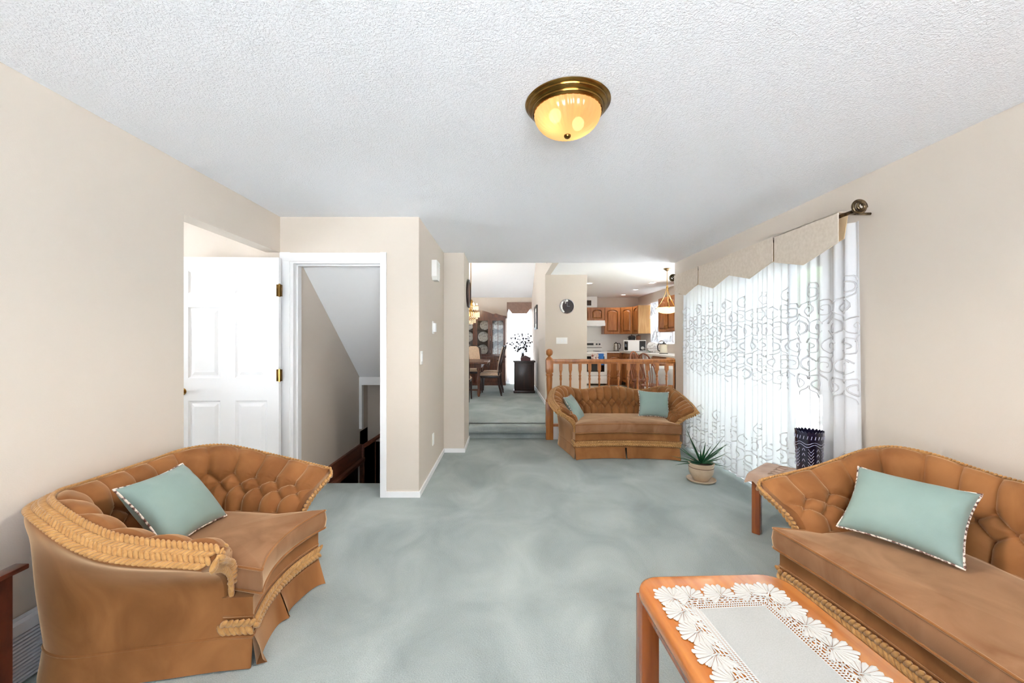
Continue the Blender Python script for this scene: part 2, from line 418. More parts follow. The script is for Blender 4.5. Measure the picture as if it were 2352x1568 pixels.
struct('wall_left', MB().box(XL - 0.12, XL, YB, 2.43, 0, CEIL).box(XL - 0.12, XL, 2.43, YC, 2.13, CEIL), M_WALL, 'beige wall with an opening to the hall')
DX0, DX1, DH = -1.848, -1.08, 2.04
struct('wall_closet', MB().box(-4.1, DX0, YC, YC + 0.12, 0, CEIL).box(DX1, -0.75, YC, YC + 0.12, 0, CEIL).box(DX0, DX1, YC, YC + 0.12, DH, CEIL)
       .box(-0.87, -0.75, YC + 0.12, 4.87, 0, CEIL).box(-0.90, -0.5, 4.87, 5.51, 0, CEIL + 0.2), M_WALL, 'beige walls around the stair door and the pillar')
struct('wall_right', MB().box(XR, XR + 0.16, YB, 2.95, 0, CEIL).box(XR, XR + 0.16, 5.10, YS + 0.02, 0, CEIL + 0.16).box(XR, XR + 0.16, 2.95, 5.10, 2.03, CEIL), M_WALL, 'beige wall with the patio door')
struct('wall_rear', MB().box(XL - 0.12, -1.0, YB - 0.12, YB, 0, CEIL).box(1.4, XR + 0.16, YB - 0.12, YB, 0, CEIL).box(-1.0, 1.4, YB - 0.12, YB, 0, 0.25).box(-1.0, 1.4, YB - 0.12, YB, 2.36, CEIL), M_WALL)
struct('ceiling', MB().box(XL - 0.12, XR + 0.16, YB - 0.12, YS, CEIL, CEIL + 0.12).box(-4.2, XL - 0.12, 1.0, YC + 0.12, CEIL, CEIL + 0.12), M_CEIL, 'white stippled living room ceiling')
struct('wall_hall', MB().box(-4.2, -4.1, 1.2, YC, 0, 0.7).box(-4.2, -4.1, 1.2, YC, 2.1, CEIL).box(-4.2, -4.1, 1.2, 1.9, 0.7, 2.1).box(-4.2, -4.1, 2.9, YC, 0.7, 2.1).box(-4.2, XL - 0.12, 1.1, 1.2, 0, CEIL), M_WALL)
portal((-4.3, 2.4, 1.4), (PI / 2, 0, -PI / 2), 1.0, 1.4)
portal((-3.4, 8.0, 1.55), (PI / 2, 0, -PI / 2), 2.0, 1.5)
portal((3.99, 6.70, 1.3), (PI / 2, 0, PI / 2), 2.0, 1.8)

# upper level
struct('wall_partition', MB().box(XP, XP + 0.1, 7.44, YD + 0.15, ZU, 5.5).box(XP + 0.1, 1.53, 7.44, 7.56, ZU, UC).box(XP, XP + 0.1, YS, 7.44, UC, 5.5), M_WALL, 'beige partition between dining room and kitchen')
struct('wall_dining', MB().box(-3.2, 0.06, YD, YD + 0.12, ZU, 2.66).box(0.72, XP, YD, YD + 0.12, ZU, 2.66).box(0.06, 0.72, YD, YD + 0.12, 2.2, 2.66).box(0.06, 0.72, YD, YD + 0.12, ZU, 0.3)
       .box(-3.3, -3.2, YS, 7.0, ZU, 5.5).box(-3.3, -3.2, 9.0, YD + 0.12, ZU, 5.5).box(-3.3, -3.2, 7.0, 9.0, ZU, 0.8).box(-3.3, -3.2, 7.0, 9.0, 2.3, 5.5).box(-3.3, -0.9, YS - 0.1, YS, 0, 5.5), M_WALLD, 'taupe dining room walls')
struct('wall_header', MB().box(-3.3, XP + 0.1, YS - 0.02, YS + 0.08, CEIL + 0.121, 5.5), M_WALL)
vz = 2.585
struct('ceiling_dining', MB().add([(-3.3, YD + 0.1, vz - 0.05), (XP, YD + 0.1, vz - 0.05), (XP, YS, vz + 0.5 * (YD - YS)), (-3.3, YS, vz + 0.5 * (YD - YS)),
                                   (-3.3, YD + 0.1, vz + 0.05), (XP, YD + 0.1, vz + 0.05), (XP, YS, vz + 0.1 + 0.5 * (YD - YS)), (-3.3, YS, vz + 0.1 + 0.5 * (YD - YS))],
                                  [(0, 1, 2, 3), (7, 6, 5, 4), (0, 4, 5, 1), (1, 5, 6, 2), (2, 6, 7, 3), (3, 7, 4, 0)]), M_SMOOTHCEIL, 'white sloping dining room ceiling')
struct('ceiling_kitchen', MB().box(XP + 0.1, XK + 0.2, YS + 0.0, YK + 0.12, UC, UC + 0.1), M_SMOOTHCEIL, 'flat white kitchen ceiling')
struct('wall_kitchen', MB().box(1.53, XK + 0.12, YK, YK + 0.12, 0, UC).box(XK, XK + 0.12, YS, 5.7, 0, UC).box(XK, XK + 0.12, 7.7, 8.85, 0, UC).box(XK, XK + 0.12, 5.7, 7.7, 0, 0.4).box(XK, XK + 0.12, 5.7, 7.7, 2.2, UC).box(XK, XK + 0.12, 10.62, YK, 0, UC).box(XK, XK + 0.12, 8.85, 10.62, 0, 1.30).box(XK, XK + 0.12, 8.85, 10.62, 2.32, UC)
       .box(XR + 0.161, XK + 0.12, YS - 0.1, YS + 0.02, 0, UC).box(XP + 0.1, 1.53, YK, YK + 0.12, 0, UC), M_WALL, 'beige kitchen walls')

# white base boards
def base(name, segs, h=0.05, t=0.012, z=0.0):
    m = MB()
    for (x0, y0, x1, y1, nx, ny) in segs:
        xs = sorted((x0, x1, x0 + nx * t, x1 + nx * t)); ys = sorted((y0, y1, y0 + ny * t, y1 + ny * t))
        m.box(xs[0], xs[-1], ys[0], ys[-1], z, z + h)
    return struct(name, m, M_WHITE)
base('baseboard_closet', [(-1.03, YC, -0.738, YC, 0, -1), (-0.75, YC, -0.75, 4.87, 1, 0), (-0.75, 4.87, -0.488, 4.87, 0, -1), (-0.5, 4.87, -0.5, 5.51, 1, 0)])
base('baseboard_left', [(XL, 1.9, XL, 2.43, 1, 0)])
base('baseboard_right', [(XR, YB, XR, 2.9, -1, 0)])
base('baseboard_partition', [(XP, 7.43, XP, YD, -1, 0), (XP - 0.012, 7.44, 1.53, 7.44, 0, -1)], z=ZU, h=0.07)
base('baseboard_dining', [(-3.2, YD, XP, YD, 0, -1)], z=ZU, h=0.07)

# ---- stairwell behind the door
SX = -1.862
struct('wall_stair', MB().box(SX - 0.1, SX, YC + 0.12, 5.1, 0.04, CEIL).box(SX - 0.1, SX, YC + 0.12, 3.815, -0.1, 0.04).box(SX - 0.1, -0.8, 6.2, 6.3, -1.8, CEIL).box(SX - 0.1, SX, 5.1, 6.3, -1.8, CEIL), M_WALL, 'beige stairwell wall')
sl = MB().add([(SX, 3.60, 2.10), (-0.87, 3.60, 2.10), (-0.87, 5.10, 0.90), (SX, 5.10, 0.90), (SX, 3.60, 2.30), (-0.87, 3.60, 2.30), (-0.87, 5.10, 1.1), (SX, 5.10, 1.1)],
              [(0, 1, 2, 3), (7, 6, 5, 4), (0, 4, 5, 1), (1, 5, 6, 2), (2, 6, 7, 3), (3, 7, 4, 0)])
struct('ceiling_stair', sl, M_SMOOTHCEIL, 'white sloping ceiling under the upper stairs')
struct('trim_2', MB().box(SX, SX + 0.035, 5.08, 5.14, 0.24, 0.90).box(SX + 0.035, -0.9, 5.08, 5.14, 0.80, 0.90), M_WHITE, 'white trim round the stairwell opening')
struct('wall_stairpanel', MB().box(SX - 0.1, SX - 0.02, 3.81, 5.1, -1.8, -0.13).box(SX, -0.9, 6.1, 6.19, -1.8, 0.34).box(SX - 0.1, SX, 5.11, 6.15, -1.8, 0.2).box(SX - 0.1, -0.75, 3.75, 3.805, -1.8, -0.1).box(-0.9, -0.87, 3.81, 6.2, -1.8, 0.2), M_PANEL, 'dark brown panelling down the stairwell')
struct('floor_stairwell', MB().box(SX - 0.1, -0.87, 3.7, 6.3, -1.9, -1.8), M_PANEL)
st = thing('stair_balustrade', 'red brown wooden stair rail seen through the doorway', 'railing', (SX, 4.4, 0))
def stb(name, *b): return MB().rbox(*b, 0.006).build(name, M_CEDAR, st, 40)
stb('fascia_board', -0.02, 0.03, -0.59, 0.70, -0.13, 0.045)
stb('ledge', -0.02, 0.075, -0.59, 0.70, -0.175, -0.13)
stb('post', 0.0, 0.05, 0.70, 0.75, -1.3, 0.03)
MB().tube([(0.03, 0.75, 0.0), (0.33, 0.78, 0.19)], 0.028, 6).build('handrail', M_CEDAR, st, 30)
MB().tube([(0.17, 0.80, -1.3), (0.17, 0.80, 0.06)], 0.008, 6).build('baluster', M_CEDAR, st, 30)
MB().tube([(0.0, 0.1, -0.9), (0.0, 0.1, -0.17)], 0.008, 6).build('baluster', M_CEDAR, st, 30)

# ---- door casing and the open six panel door
cs = MB()
cs.rbox(-1.955, DX0 - 0.02, YC - 0.018, YC, 0, DH + 0.09).rbox(DX1 - 0.005, DX1 + 0.05, YC - 0.018, YC, 0, DH + 0.09).rbox(-1.955, DX1 + 0.05, YC - 0.02, YC, DH + 0.01, DH + 0.085)
cs.box(DX0 - 0.02, DX0 + 0.006, YC - 0.005, YC + 0.135, 0, DH - 0.006).box(DX1 - 0.006, DX1 + 0.012, YC - 0.005, YC + 0.135, 0, DH - 0.006).box(DX0 - .02, DX1 + .012, YC - 0.005, YC + 0.135, DH - 0.006, DH + 0.02)
cs.box(DX0 + .006, DX0 + 0.018, YC + 0.05, YC + 0.09, 0, DH).box(DX1 - 0.018, DX1 - .006, YC + 0.05, YC + 0.09, 0, DH - .006).box(DX0 + .006, DX1 - .006, YC + 0.05, YC + 0.09, DH - 0.018, DH - .006)
struct('trim_3', cs, M_WHITE, 'white moulded casing of the stair door', smooth=40)
dw, dh, dt = 0.845, 2.045, 0.035
dr = bpy.data.objects.new('door_1', None); col.objects.link(dr); dr['kind'] = 'structure'; dr['label'] = 'white six panel door swung open flat against the hall wall'
dr.location = (-1.915, 3.405, 0.02); dr.rotation_euler = (0, 0, math.radians(2.0))
# local: x from 0 (hinge) to -dw, front face at y = -dt
cx = [(-0.097 - 0.265, -0.097), (-dw + 0.097, -dw + 0.097 + 0.265)]
rows = [(dh - 0.305, dh - 0.115), (dh - 1.018, dh - 0.42), (0.22, dh - 1.208)]
fr = MB().box(-0.097, 0, -dt, 0, 0, dh).box(-dw, -dw + 0.097, -dt, 0, 0, dh).box(-dw + 0.362, -0.362, -dt, 0, 0, dh)
zz = [0, 0.22, dh - 1.208, dh - 1.018, dh - 0.42, dh - 0.305, dh - 0.115, dh]
for a, b in ((0, 1), (2, 3), (4, 5), (6, 7)):
    for x0, x1 in cx: fr.box(x0, x1, -dt, 0, zz[a], zz[b])
fr.build('stile_frame', M_WHITE, dr)
def raised(x0, x1, z0, z1, y):
    m = MB(); g = 0.02; k = 0.05
    L = [(x0, z0, y + 0.0), (x1, z0, y), (x1, z1, y), (x0, z1, y)]
    def ring(i, yy): return [(x0 + i, yy, z0 + i), (x1 - i, yy, z0 + i), (x1 - i, yy, z1 - i), (x0 + i, yy, z1 - i)]
    R = [ring(0, y), ring(g * 0.6, y + 0.012), ring(g * 1.2, y + 0.012), ring(k, y + 0.003), ]
    for a, b in zip(R[:-1], R[1:]):
        for i in range(4): m.add([a[i], a[(i + 1) % 4], b[(i + 1) % 4], b[i]], [(0, 1, 2, 3)])
    m.add(R[-1], [(0, 1, 2, 3)])
    return m
for x0, x1 in cx:
    for z0, z1 in rows: raised(x0, x1, z0, z1, -dt).build('panel', M_WHITE, dr)
kn = MB().lathe([(0, 0), (0.03, 0), (0.03, 0.006), (0.012, 0.01), (0.01, 0.03), (0.022, 0.04), (0.028, 0.055), (0.02, 0.068), (0, 0.072)], 20)
kn.xf(Matrix.Translation((-dw + 0.055, -dt, 0.915)) @ Matrix.Rotation(PI / 2, 4, 'X')).build('door_knob', M_GOLD, dr, 40)
for z in (0.25, 1.05, 1.765):
    MB().rbox(-0.012, 0.03, -dt - 0.018, -dt + 0.004, z - 0.05, z + 0.05, 0.003).tube([(0.016, -dt - 0.02, z - 0.055), (0.016, -dt - 0.02, z + 0.055)], 0.008, 8).build('hinge', M_BRASS, dr, 40)

# ---- patio door in the right wall
pd = bpy.data.objects.new('door_2', None); col.objects.link(pd); pd['kind'] = 'structure'; pd['label'] = 'sliding glass patio door behind sheer curtains'
pd.location = (XR + 0.07, 0, 0)
for (y0, y1, xo) in ((2.95, 4.07, 0.0), (3.99, 5.10, 0.045)):
    f = MB().box(xo, xo + 0.04, y0, y0 + 0.07, 0.03, 2.02).box(xo, xo + 0.04, y1 - 0.07, y1, 0.03, 2.02).box(xo, xo + 0.04, y0 + 0.07, y1 - 0.07, 0.03, 0.12).box(xo, xo + 0.04, y0 + 0.07, y1 - 0.07, 1.94, 2.02)
    fo = f.build('sliding_frame', M_WHITE, pd)
    MB().box(xo + 0.015, xo + 0.021, y0 + 0.07, y1 - 0.07, 0.12, 1.94).build('pane', M_GLASS, fo)
MB().box(-0.06, 0.09, 2.93, 5.12, 0, 0.03).build('threshold', M_STEEL, pd)
MB().box(-0.03, -0.005, 3.02, 3.05, 0.95, 1.15).build('handle', M_BLACK, pd)

# windows
def window(name, label, loc, w, h, axis, mull=1):
    r = bpy.data.objects.new(name, None); col.objects.link(r); r['kind'] = 'structure'; r['label'] = label; r.location = loc
    def B(a0, a1, z0, z1, t=0.03):
        return MB().box(a0, a1, -t, t, z0, z1) if axis == 'x' else MB().box(-t, t, a0, a1, z0, z1)
    f = B(-w / 2, -w / 2 + 0.05, -h / 2, h / 2); 
    for q in (B(w / 2 - 0.05, w / 2, -h / 2, h / 2), B(-w / 2, w / 2, -h / 2, -h / 2 + 0.05), B(-w / 2, w / 2, h / 2 - 0.05, h / 2)): f.add(q.v, q.f)
    f.build('window_frame', M_WHITE, r)
    n = mull + 1; s = (w - 0.1) / n
    for i in range(n): B(-w / 2 + 0.05 + i * s + 0.015, -w / 2 + 0.05 + (i + 1) * s - 0.015, -h / 2 + 0.05, h / 2 - 0.05, 0.003).build('pane', M_GLASS, r)
    for i in range(1, n): B(-w / 2 + 0.05 + i * s - 0.02, -w / 2 + 0.05 + i * s + 0.02, -h / 2 + 0.05, h / 2 - 0.05).build('mullion', M_WHITE, r)
    return r
window('added_window_1', 'wide window added behind the camera for daylight', (0.2, YB - 0.06, 1.305), 2.4, 2.11, 'x', 1)  # added out of view as the main daylight source
window('window_2', 'tall dining room window behind sheer curtain', (0.39, YD + 0.06, 1.25), 0.66, 1.9, 'x', 0)
window('window_3', 'kitchen window over the counter', (XK + 0.06, 9.735, 1.81), 1.77, 1.02, 'y', 1)
window('added_window_4', 'unseen hall window added to light the open door', (-4.15, 2.4, 1.4), 1.0, 1.4, 'y', 0)  # added out of view to brighten the hall and door leaf
window('added_window_5', 'unseen side window added to light the dining room', (-3.25, 8.0, 1.55), 2.0, 1.5, 'y', 1)  # added out of view, fills the dining room with daylight
window('added_window_6', 'unseen nook window added to light the back of the room', (XK + 0.06, 6.70, 1.3), 2.0, 1.8, 'y', 1)  # added out of view, sends daylight to the far ceiling and side wall

# outdoors
struct('ground', MB().box(-30, 30, 12.5, 40, -2.2, -2.0).box(-30, -4.5, -1.7, 12.5, -2.2, -2.0).box(-30, 30, -30, -1.7, -2.2, -0.25).box(2.52, 30, -1.7, 5.4, -2.2, -0.06).box(4.0, 30, 5.4, 12.5, -2.2, -0.06), M_CONC, 'pale concrete ground outside, kept bright to bounce daylight indoors')  # near ground raised and pale so sun bounces up to the ceiling
struct('shade_roof_rear', MB().box(-4, 4.5, -3.6, -1.63, 2.5, 2.6), M_SMOOTHCEIL, 'unseen roof added over the rear window to cut sky light')  # added blocker, keeps sky light off the living room floor
struct('shade_roof_patio', MB().box(2.52, 5.6, 0.6, 5.38, 2.5, 2.6), M_SMOOTHCEIL, 'unseen roof added outside the patio door to shade the curtains')  # added blocker, dims the daylight behind the sheer curtains
hd = MB()
rnd = random.Random(3)
for i in range(170):
    hd.sphere((5.9 + rnd.uniform(-.25, .25), rnd.uniform(.2, 7.6), rnd.uniform(0, 2.6)), rnd.uniform(.2, .42), 8, 6)
tag(hd.build('hedge', M_HEDGE, None, 180), 'green hedge beyond the patio door', 'hedge')
# ------------------------------------------------------------------ velvet seating suite
def braid(mb, path, across, normal, width, strands=3, pitch=None, lift=0.0):
    """plaited band: columns of fat overlapping lobes in a herringbone, laid along path"""
    path = np.asarray(path, float); s = arclen(path); L = s[-1]
    w = np.full(len(path), width) if np.isscalar(width) else np.asarray(width, float)
    wm = float(w.mean()); cwid = wm / strands; step = pitch or cwid * 0.82
    tang = unit(np.gradient(path, axis=0))
    n = max(3, int(L / step)); q = np.linspace(0, L, n)
    I = lambda A: np.stack([np.interp(q, s, A[:, k]) for k in range(3)], 1)
    Pq, Aq, Nq, Tq = I(path), unit(I(across)), unit(I(normal)), unit(I(tang)); Wq = np.interp(q, s, w)
    nu_, nv_ = 7, 5
    base_ = []
    for j in range(nv_ + 1):
        f = PI * j / nv_
        for i in range(nu_): base_.append((-math.cos(f), math.sin(f) * math.cos(2 * PI * i / nu_), math.sin(f) * math.sin(2 * PI * i / nu_)))
    base_ = np.array(base_)
    fs = []
    for j in range(nv_):
        for i in range(nu_): fs.append((j * nu_ + i, j * nu_ + (i + 1) % nu_, (j + 1) * nu_ + (i + 1) % nu_, (j + 1) * nu_ + i))
    for c in range(strands):
        off = ((c + .5) / strands - .5)
        sg = 1 if c % 2 else -1
        for i in range(n):
            cw_ = Wq[i] / strands
            ctr = Pq[i] + Aq[i] * off * Wq[i] * .96 + Tq[i] * (step * .5 * (c % 2)) + Nq[i] * (lift + cw_ * .22 + .004)
            ld = unit((Tq[i] * .72 + Aq[i] * sg * .70)[None])[0]; sd = unit(np.cross(Nq[i], ld)[None])[0]; nd = np.cross(ld, sd); nd = nd if nd.dot(Nq[i]) > 0 else -nd
            ld2 = unit((ld + nd * .22)[None])[0]
            mb.add(ctr + base_[:, :1] * ld2 * cw_ * .92 + base_[:, 1:2] * sd * cw_ * .42 + base_[:, 2:3] * nd * cw_ * .42, fs)
    return mb

def unit(A):
    return A / (np.linalg.norm(A, axis=-1, keepdims=True) + 1e-12)

def make_seat(name, label, cat, loc, rz, dW, zc, group, nch=0.105, dip=None, arms=(0.585, 0.645), wfront=0.29, cush_top=0.41, taper=0.0, seed=0, D=0.88):
    """curved tufted seat; dW is the extra half width over the armchair; local front edge at y=0, back towards +y"""
    root = thing(name, label, cat, loc, rz, group)
    zt, zm = arms
    zcor, zdip, zmid = zc
    xd = dip if dip is not None else 0.17 + dW * 0.6
    e = dW
    B = [(.30 + e, .12, .13), (.36 + e, .42, .13), (.40 + e, .66, .13), (.335 + e, .82, .13), (xd, .865, .13), (0, .865, .13)]
    W = [(.30 + e, .115, .34), (.375 + e, .42, .35), (.425 + e, .66, .37), (.355 + e, .83, .38), (xd, .865, .38), (0, .865, .38)]
    W2 = [(.40 + e, .085, .455), (.47 + e, .40, .50), (.462 + e, .66, .55), (.362 + e, .835, .57), (xd, .87, .57), (0, .87, .57)]
    C = [(.515 + e, .045, zt - .055), (.565 + e, .37, zm - .05), (.502 + e, .66, zcor - .035), (.375 + e, .83, zcor - .03), (xd, .88, zdip - .03), (0, .88, zmid - .03)]
    T = [(.455 + e, .02, zt), (.495 + e, .35, zm), (.438 + e, .625, zcor), (.322 + e, .772, zcor + .008), (xd, .815, zdip), (0, .815, zmid)]
    K = [(.405 + e, .02, zt - .028), (.44 + e, .345, zm - .028), (.388 + e, .585, zcor - .036), (.282 + e, .725, zcor - .038), (xd * .97, .765, zdip - .042), (0, .765, zmid - .042)]
    M = [(.27 + e, .10, .45), (.315 + e, .39, .47), (.32 + e, .585, .48), (.25 + e, .68, .48), (xd * .93, .715, .475), (0, .715, .475)]
    S = [(.245 + e, .13, .29), (.28 + e, .40, .29), (.28 + e, .56, .29), (.22 + e, .635, .29), (xd * .9, .665, .29), (0, .665, .29)]
    def full(R):
        R = [np.array(q, float) for q in R]
        L = [np.array((-q[0], q[1], q[2])) for q in R]
        return np.array(L[:-1] + [R[-1]] + R[:-1][::-1])
    rows = {k: full(v) for k, v in dict(B=B, W=W, W2=W2, C=C, T=T, K=K, M=M, S=S).items()}
    tt = np.linspace(0, 10, 4001)
    md = cr(rows['M'], tt) * 0.6 + cr(rows['T'], tt) * 0.4
    s = arclen(md); L = s[-1]
    NC = max(6, int(round(L / nch))); 
    nu = NC * 18 + 1
    tu = np.interp(np.linspace(0, L, nu), s, tt)
    R = {k: cr(v, tu) for k, v in rows.items()}
    uu = np.linspace(0, NC, nu)
    # ---- inner tufted surface
    nv = 84
    vv = np.linspace(0, 1, nv)
    ctrl = np.stack([R['S'], R['M'], R['M'] * .40 + R['K'] * .60, R['K'], R['T']], 0)   # 5 x nu x 3
    P = np.stack([cr(ctrl[:, i], vv * 4) for i in range(nu)], 0)                                         # nu x nv x 3
    du = np.gradient(P, axis=0); dv = np.gradient(P, axis=1)
    N = unit(np.cross(du, dv))
    cen = np.array([0, .2, .9]); 
    if (N[nu // 2, nv // 2] * (cen - P[nu // 2, nv // 2])).sum() < 0: N = -N
    hgt = arclen(P[nu // 2])[-1]
    cw = L / NC
    v3, v2, v1 = 0.27, 0.37, 0.48
    U, V = np.meshgrid(uu, vv, indexing='ij')
    fu = U - np.floor(U); du0 = np.minimum(fu, 1 - fu)                     # distance to an integer seam
    def seg(ax, av, bx, bv):
        # distance from (fu,V) to segment in metric space
        px, pv = fu * cw, V * hgt; ax, bx = ax * cw, bx * cw; av, bv = av * hgt, bv * hgt
        ex, ev = bx - ax, bv - av; t = np.clip(((px - ax) * ex + (pv - av) * ev) / (ex * ex + ev * ev), 0, 1)
        return np.hypot(px - ax - t * ex, pv - av - t * ev)
    d = np.full(U.shape, 9.0)
    for ax, av, bx, bv in ((0, v1, 0, 1.2), (1, v1, 1, 1.2), (0, v1, .5, v2), (1, v1, .5, v2), (.5, v2, 0, v3), (.5, v2, 1, v3), (0, v3, 0, -.2), (1, v3, 1, -.2)):
        d = np.minimum(d, seg(ax, av, bx, bv))
    A = 0.036
    disp = A * (1 - np.exp(-(d / 0.020))) ** 0.9
    for bx, bv in ((0, v1), (1, v1), (.5, v2), (0, v3), (1, v3)):
        rr = np.hypot((fu - bx) * cw, (V - bv) * hgt)
        disp -= 0.016 * np.exp(-(rr / 0.015) ** 2)
        ang = np.arctan2((V - bv) * hgt, (fu - bx) * cw)
        disp += 0.0022 * np.cos(ang * 9 + bx * 7) * np.exp(-((rr - .022) / 0.012) ** 2)
    edge = np.clip((1 - V) / 0.08, 0, 1); disp *= 0.15 + 0.85 * np.sqrt(edge); disp *= 1 - 0.30 * np.clip((V - .55) / .3, 0, 1)
    ends = np.clip(np.minimum(U, NC - U) / 0.35, 0, 1); disp *= np.sqrt(np.clip(ends, 0.02, 1))
    Pd = P + N * disp[..., None]
    back = MB().grid(Pd)
    bo = back.build('tufted_back', M_VELVET, root, 180)
    # buttons
    bm_ = MB().sphere((0, 0, 0), (0.0085, 0.0085, 0.005), 10, 6).mesh('tuft_button', M_BUTTON, 180)
    for i in range(NC + 1):
        for bv, off in ((v1, 0), (v2, .5), (v3, 0)):
            q = i + off
            if q < 0.3 or q > NC - 0.3: continue
            a = int(round(q / NC * (nu - 1))); b = int(round(bv * (nv - 1)))
            o = link('tuft_button', bm_, bo); o.location = Vector(Pd[a, b] + N[a, b] * 0.003)
            o.rotation_euler = Vector(N[a, b]).to_track_quat('Z', 'Y').to_euler()
    # ---- outer shell
    ct = np.stack([R['T'], R['C'], R['W2'], R['W'], R['B']], 0)
    ov = np.concatenate([np.linspace(0, 1, 4), np.linspace(1, 4, 22)[1:]])
    O = np.stack([cr(ct[:, i], ov) for i in range(0, nu, 3)], 0)
    MB().grid(O, flip=True).build('outer_shell', M_VELVET, root, 180)
    # ---- braid along the crest
    pc = 0.5 * (R['T'] + R['C']); ac = unit(R['C'] - R['T']); tg = unit(np.gradient(pc, axis=0)); nn = unit(np.cross(ac, tg))
    nn[nn[:, 2] < 0] *= -1
    br = MB(); braid(br, pc, ac, nn, np.linalg.norm(R['C'] - R['T'], axis=1) * 1.04, 4)
    br.build('crest_braid', M_BRAID, root, 180)
    # ---- arm fronts and the braid running down them
    for side in (0, nu - 1):
        inn = Pd[side][::-1]; outc = cr(ct[:, side], np.linspace(0, 4, 60))
        io = resample(inn, 30); oo = resample(outc, 30)
        G = np.stack([io, 0.5 * (io + oo) + np.array([0, -.012, 0]), oo], 0)
        MB().grid(G).build('arm_front', M_VELVET, root, 180)
        k = 22
        mid = (io * .35 + oo * .65)[:k] + np.array([0, -.012, 0])
        ac2 = unit(oo - io + np.array([1e-4, 0, 0]))[:k]; ac2[:4] = ac2[4]
        n2 = np.tile(np.array([0, -1.0, 0.1]), (k, 1))
        wd = np.clip(np.linalg.norm(oo - io, axis=1)[:k] * .55, .028, .06)
        braid(MB(), mid, ac2, n2, wd, 2).build('arm_braid', M_BRAID, root, 180)
    # ---- base, skirt, front braid
    sgn = np.linspace(-1, 1, 41)
    fx = wfront + e; bow = 0.055 + 0.03 * min(1, e)
    front = np.stack([sgn * fx, bow * (1 - sgn ** 2), np.zeros(41)], 1)
    bx0 = .30 + e
    apron = np.vstack([[(-bx0, .12, 0)], front, [(bx0, .12, 0)]])
    G = np.stack([apron + np.array([0, 0, .125]), apron + np.array([0, 0, .292])], 1)
    ap = MB().grid(G)
    cen_ = np.array([0, .4, .292]); k0 = len(ap.v)
    ring = np.vstack([apron + np.array([0, 0, .292]), R['S'][::-20]])
    ap.add([cen_] + ring.tolist(), [(0, i, i + 1) for i in range(1, len(ring))] + [(0, len(ring), 1)])
    ap.build('seat_base', M_VELVET, root, 40)
    fp = resample(apron, 120) + np.array([0, 0, .178]); tg = unit(np.gradient(fp, axis=0)); fn = np.stack([tg[:, 1], -tg[:, 0], 0 * tg[:, 0]], 1)
    if fn[60, 1] > 0: fn = -fn
    br = MB(); braid(br, fp, np.tile(np.array([0, 0, 1.0]), (120, 1)), fn, 0.056, 2, 0.021)
    br.build('front_braid', M_BRAID, root, 180)
    wl = MB()
    outB = R['B'][::4]
    loop = np.vstack([outB, apron[::-1][1:-1] * np.array([1, 1, 0]) + np.array([0, 0, .13])])
    wl.tube(loop + np.array([0, 0, -.002]), 0.0065, 6, closed=True)
    for q in (0.143, 0.215):
        wl.tube(np.stack([apron[:, 0], apron[:, 1] - .003, np.full(len(apron), q)], 1), 0.004, 5)
    wl.build('welt', M_VELVET, root, 180)
    def skirt(path, wave=0.0):
        path = resample(np.asarray(path, float)[:, :2], 60); tg = unit(np.gradient(path, axis=0)); nrm = np.stack([tg[:, 1], -tg[:, 0]], 1)
        c = np.array([0, .4]);
        if (nrm[30] * (path[30] - c)).sum() < 0: nrm = -nrm
        t = np.linspace(0, 1, 60); fl = 0.5 + 0.5 * np.abs(2 * t - 1) ** 6
        lay = []
        for z, o in ((.13, .004), (.10, .008), (.05, .014), (.006, .020)):
            off = o + wave * (fl - .5) * 2 * (.13 - z) / .13 * 0.034
            lay.append(np.column_stack([path + nrm * np.atleast_1d(off)[:, None], np.full(60, z)]))
        for z, o in ((.006, .012), (.13, -.004)):
            lay.append(np.column_stack([path + nrm * o, np.full(60, z)]))
        return MB().grid(np.stack(lay, 1), closed_v=True).build('skirt_panel', M_VELVET, root, 60)
    skirt(np.vstack([[(-wfront - e + .004, .004, 0)], R['B'][::4], [(wfront + e - .004, .004, 0)]]))
    f1 = resample(front[:21], 60)[:59]; skirt(f1, 1.0); f2 = resample(front[20:], 60)[1:]; skirt(f2, 1.0)
    # ---- cushion
    side_in = cr(rows['S'], np.linspace(0, 10, 90)); side_in = side_in[(side_in[:, 1] > .14)]
    cf = np.stack([sgn * (fx + .004), -0.040 + (bow + .012) * (1 - sgn ** 2), 0 * sgn], 1)
    outl = np.vstack([cf[::-1] * np.array([1, 1, 1]), [(-(.262 + e), .10, 0)], side_in * np.array([.985, 1, 0]), [(.262 + e, .10, 0)]])[:, :2]
    outl = resample(np.vstack([outl, outl[:1]]), 241)[:-1]
    c0 = np.array([0, .33])
    z0, z1 = .300, cush_top
    RR = []
    def ringz(sc_, z): return np.column_stack([c0 + (outl - c0) * sc_, np.full(len(outl), z)])
    def inset(dist, z):
        vec = c0 - outl; return np.column_stack([outl + unit(vec) * dist, np.full(len(outl), z)])
    RR = [inset(.03, z0), inset(.008, z0 + .004), inset(0, z0 + .02), inset(-.006, (z0 + z1) / 2), inset(0, z1 - .018), inset(.008, z1 - .003), inset(.03, z1 + .004)]
    for q in (.86, .7, .5, .3, .12): RR.append(ringz(q, z1 + .006 + .02 * (1 - q ** 2)))
    RR.append(ringz(0.001, z1 + .026))
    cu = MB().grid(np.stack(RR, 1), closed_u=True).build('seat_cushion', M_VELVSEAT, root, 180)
    pp = MB(); pp.tube(inset(.001, z1 - .006), .0055, 6, closed=True); pp.tube(inset(.001, z0 + .008), .0055, 6, closed=True)
    pp.build('piping', M_VELVET, cu, 180)
    return root

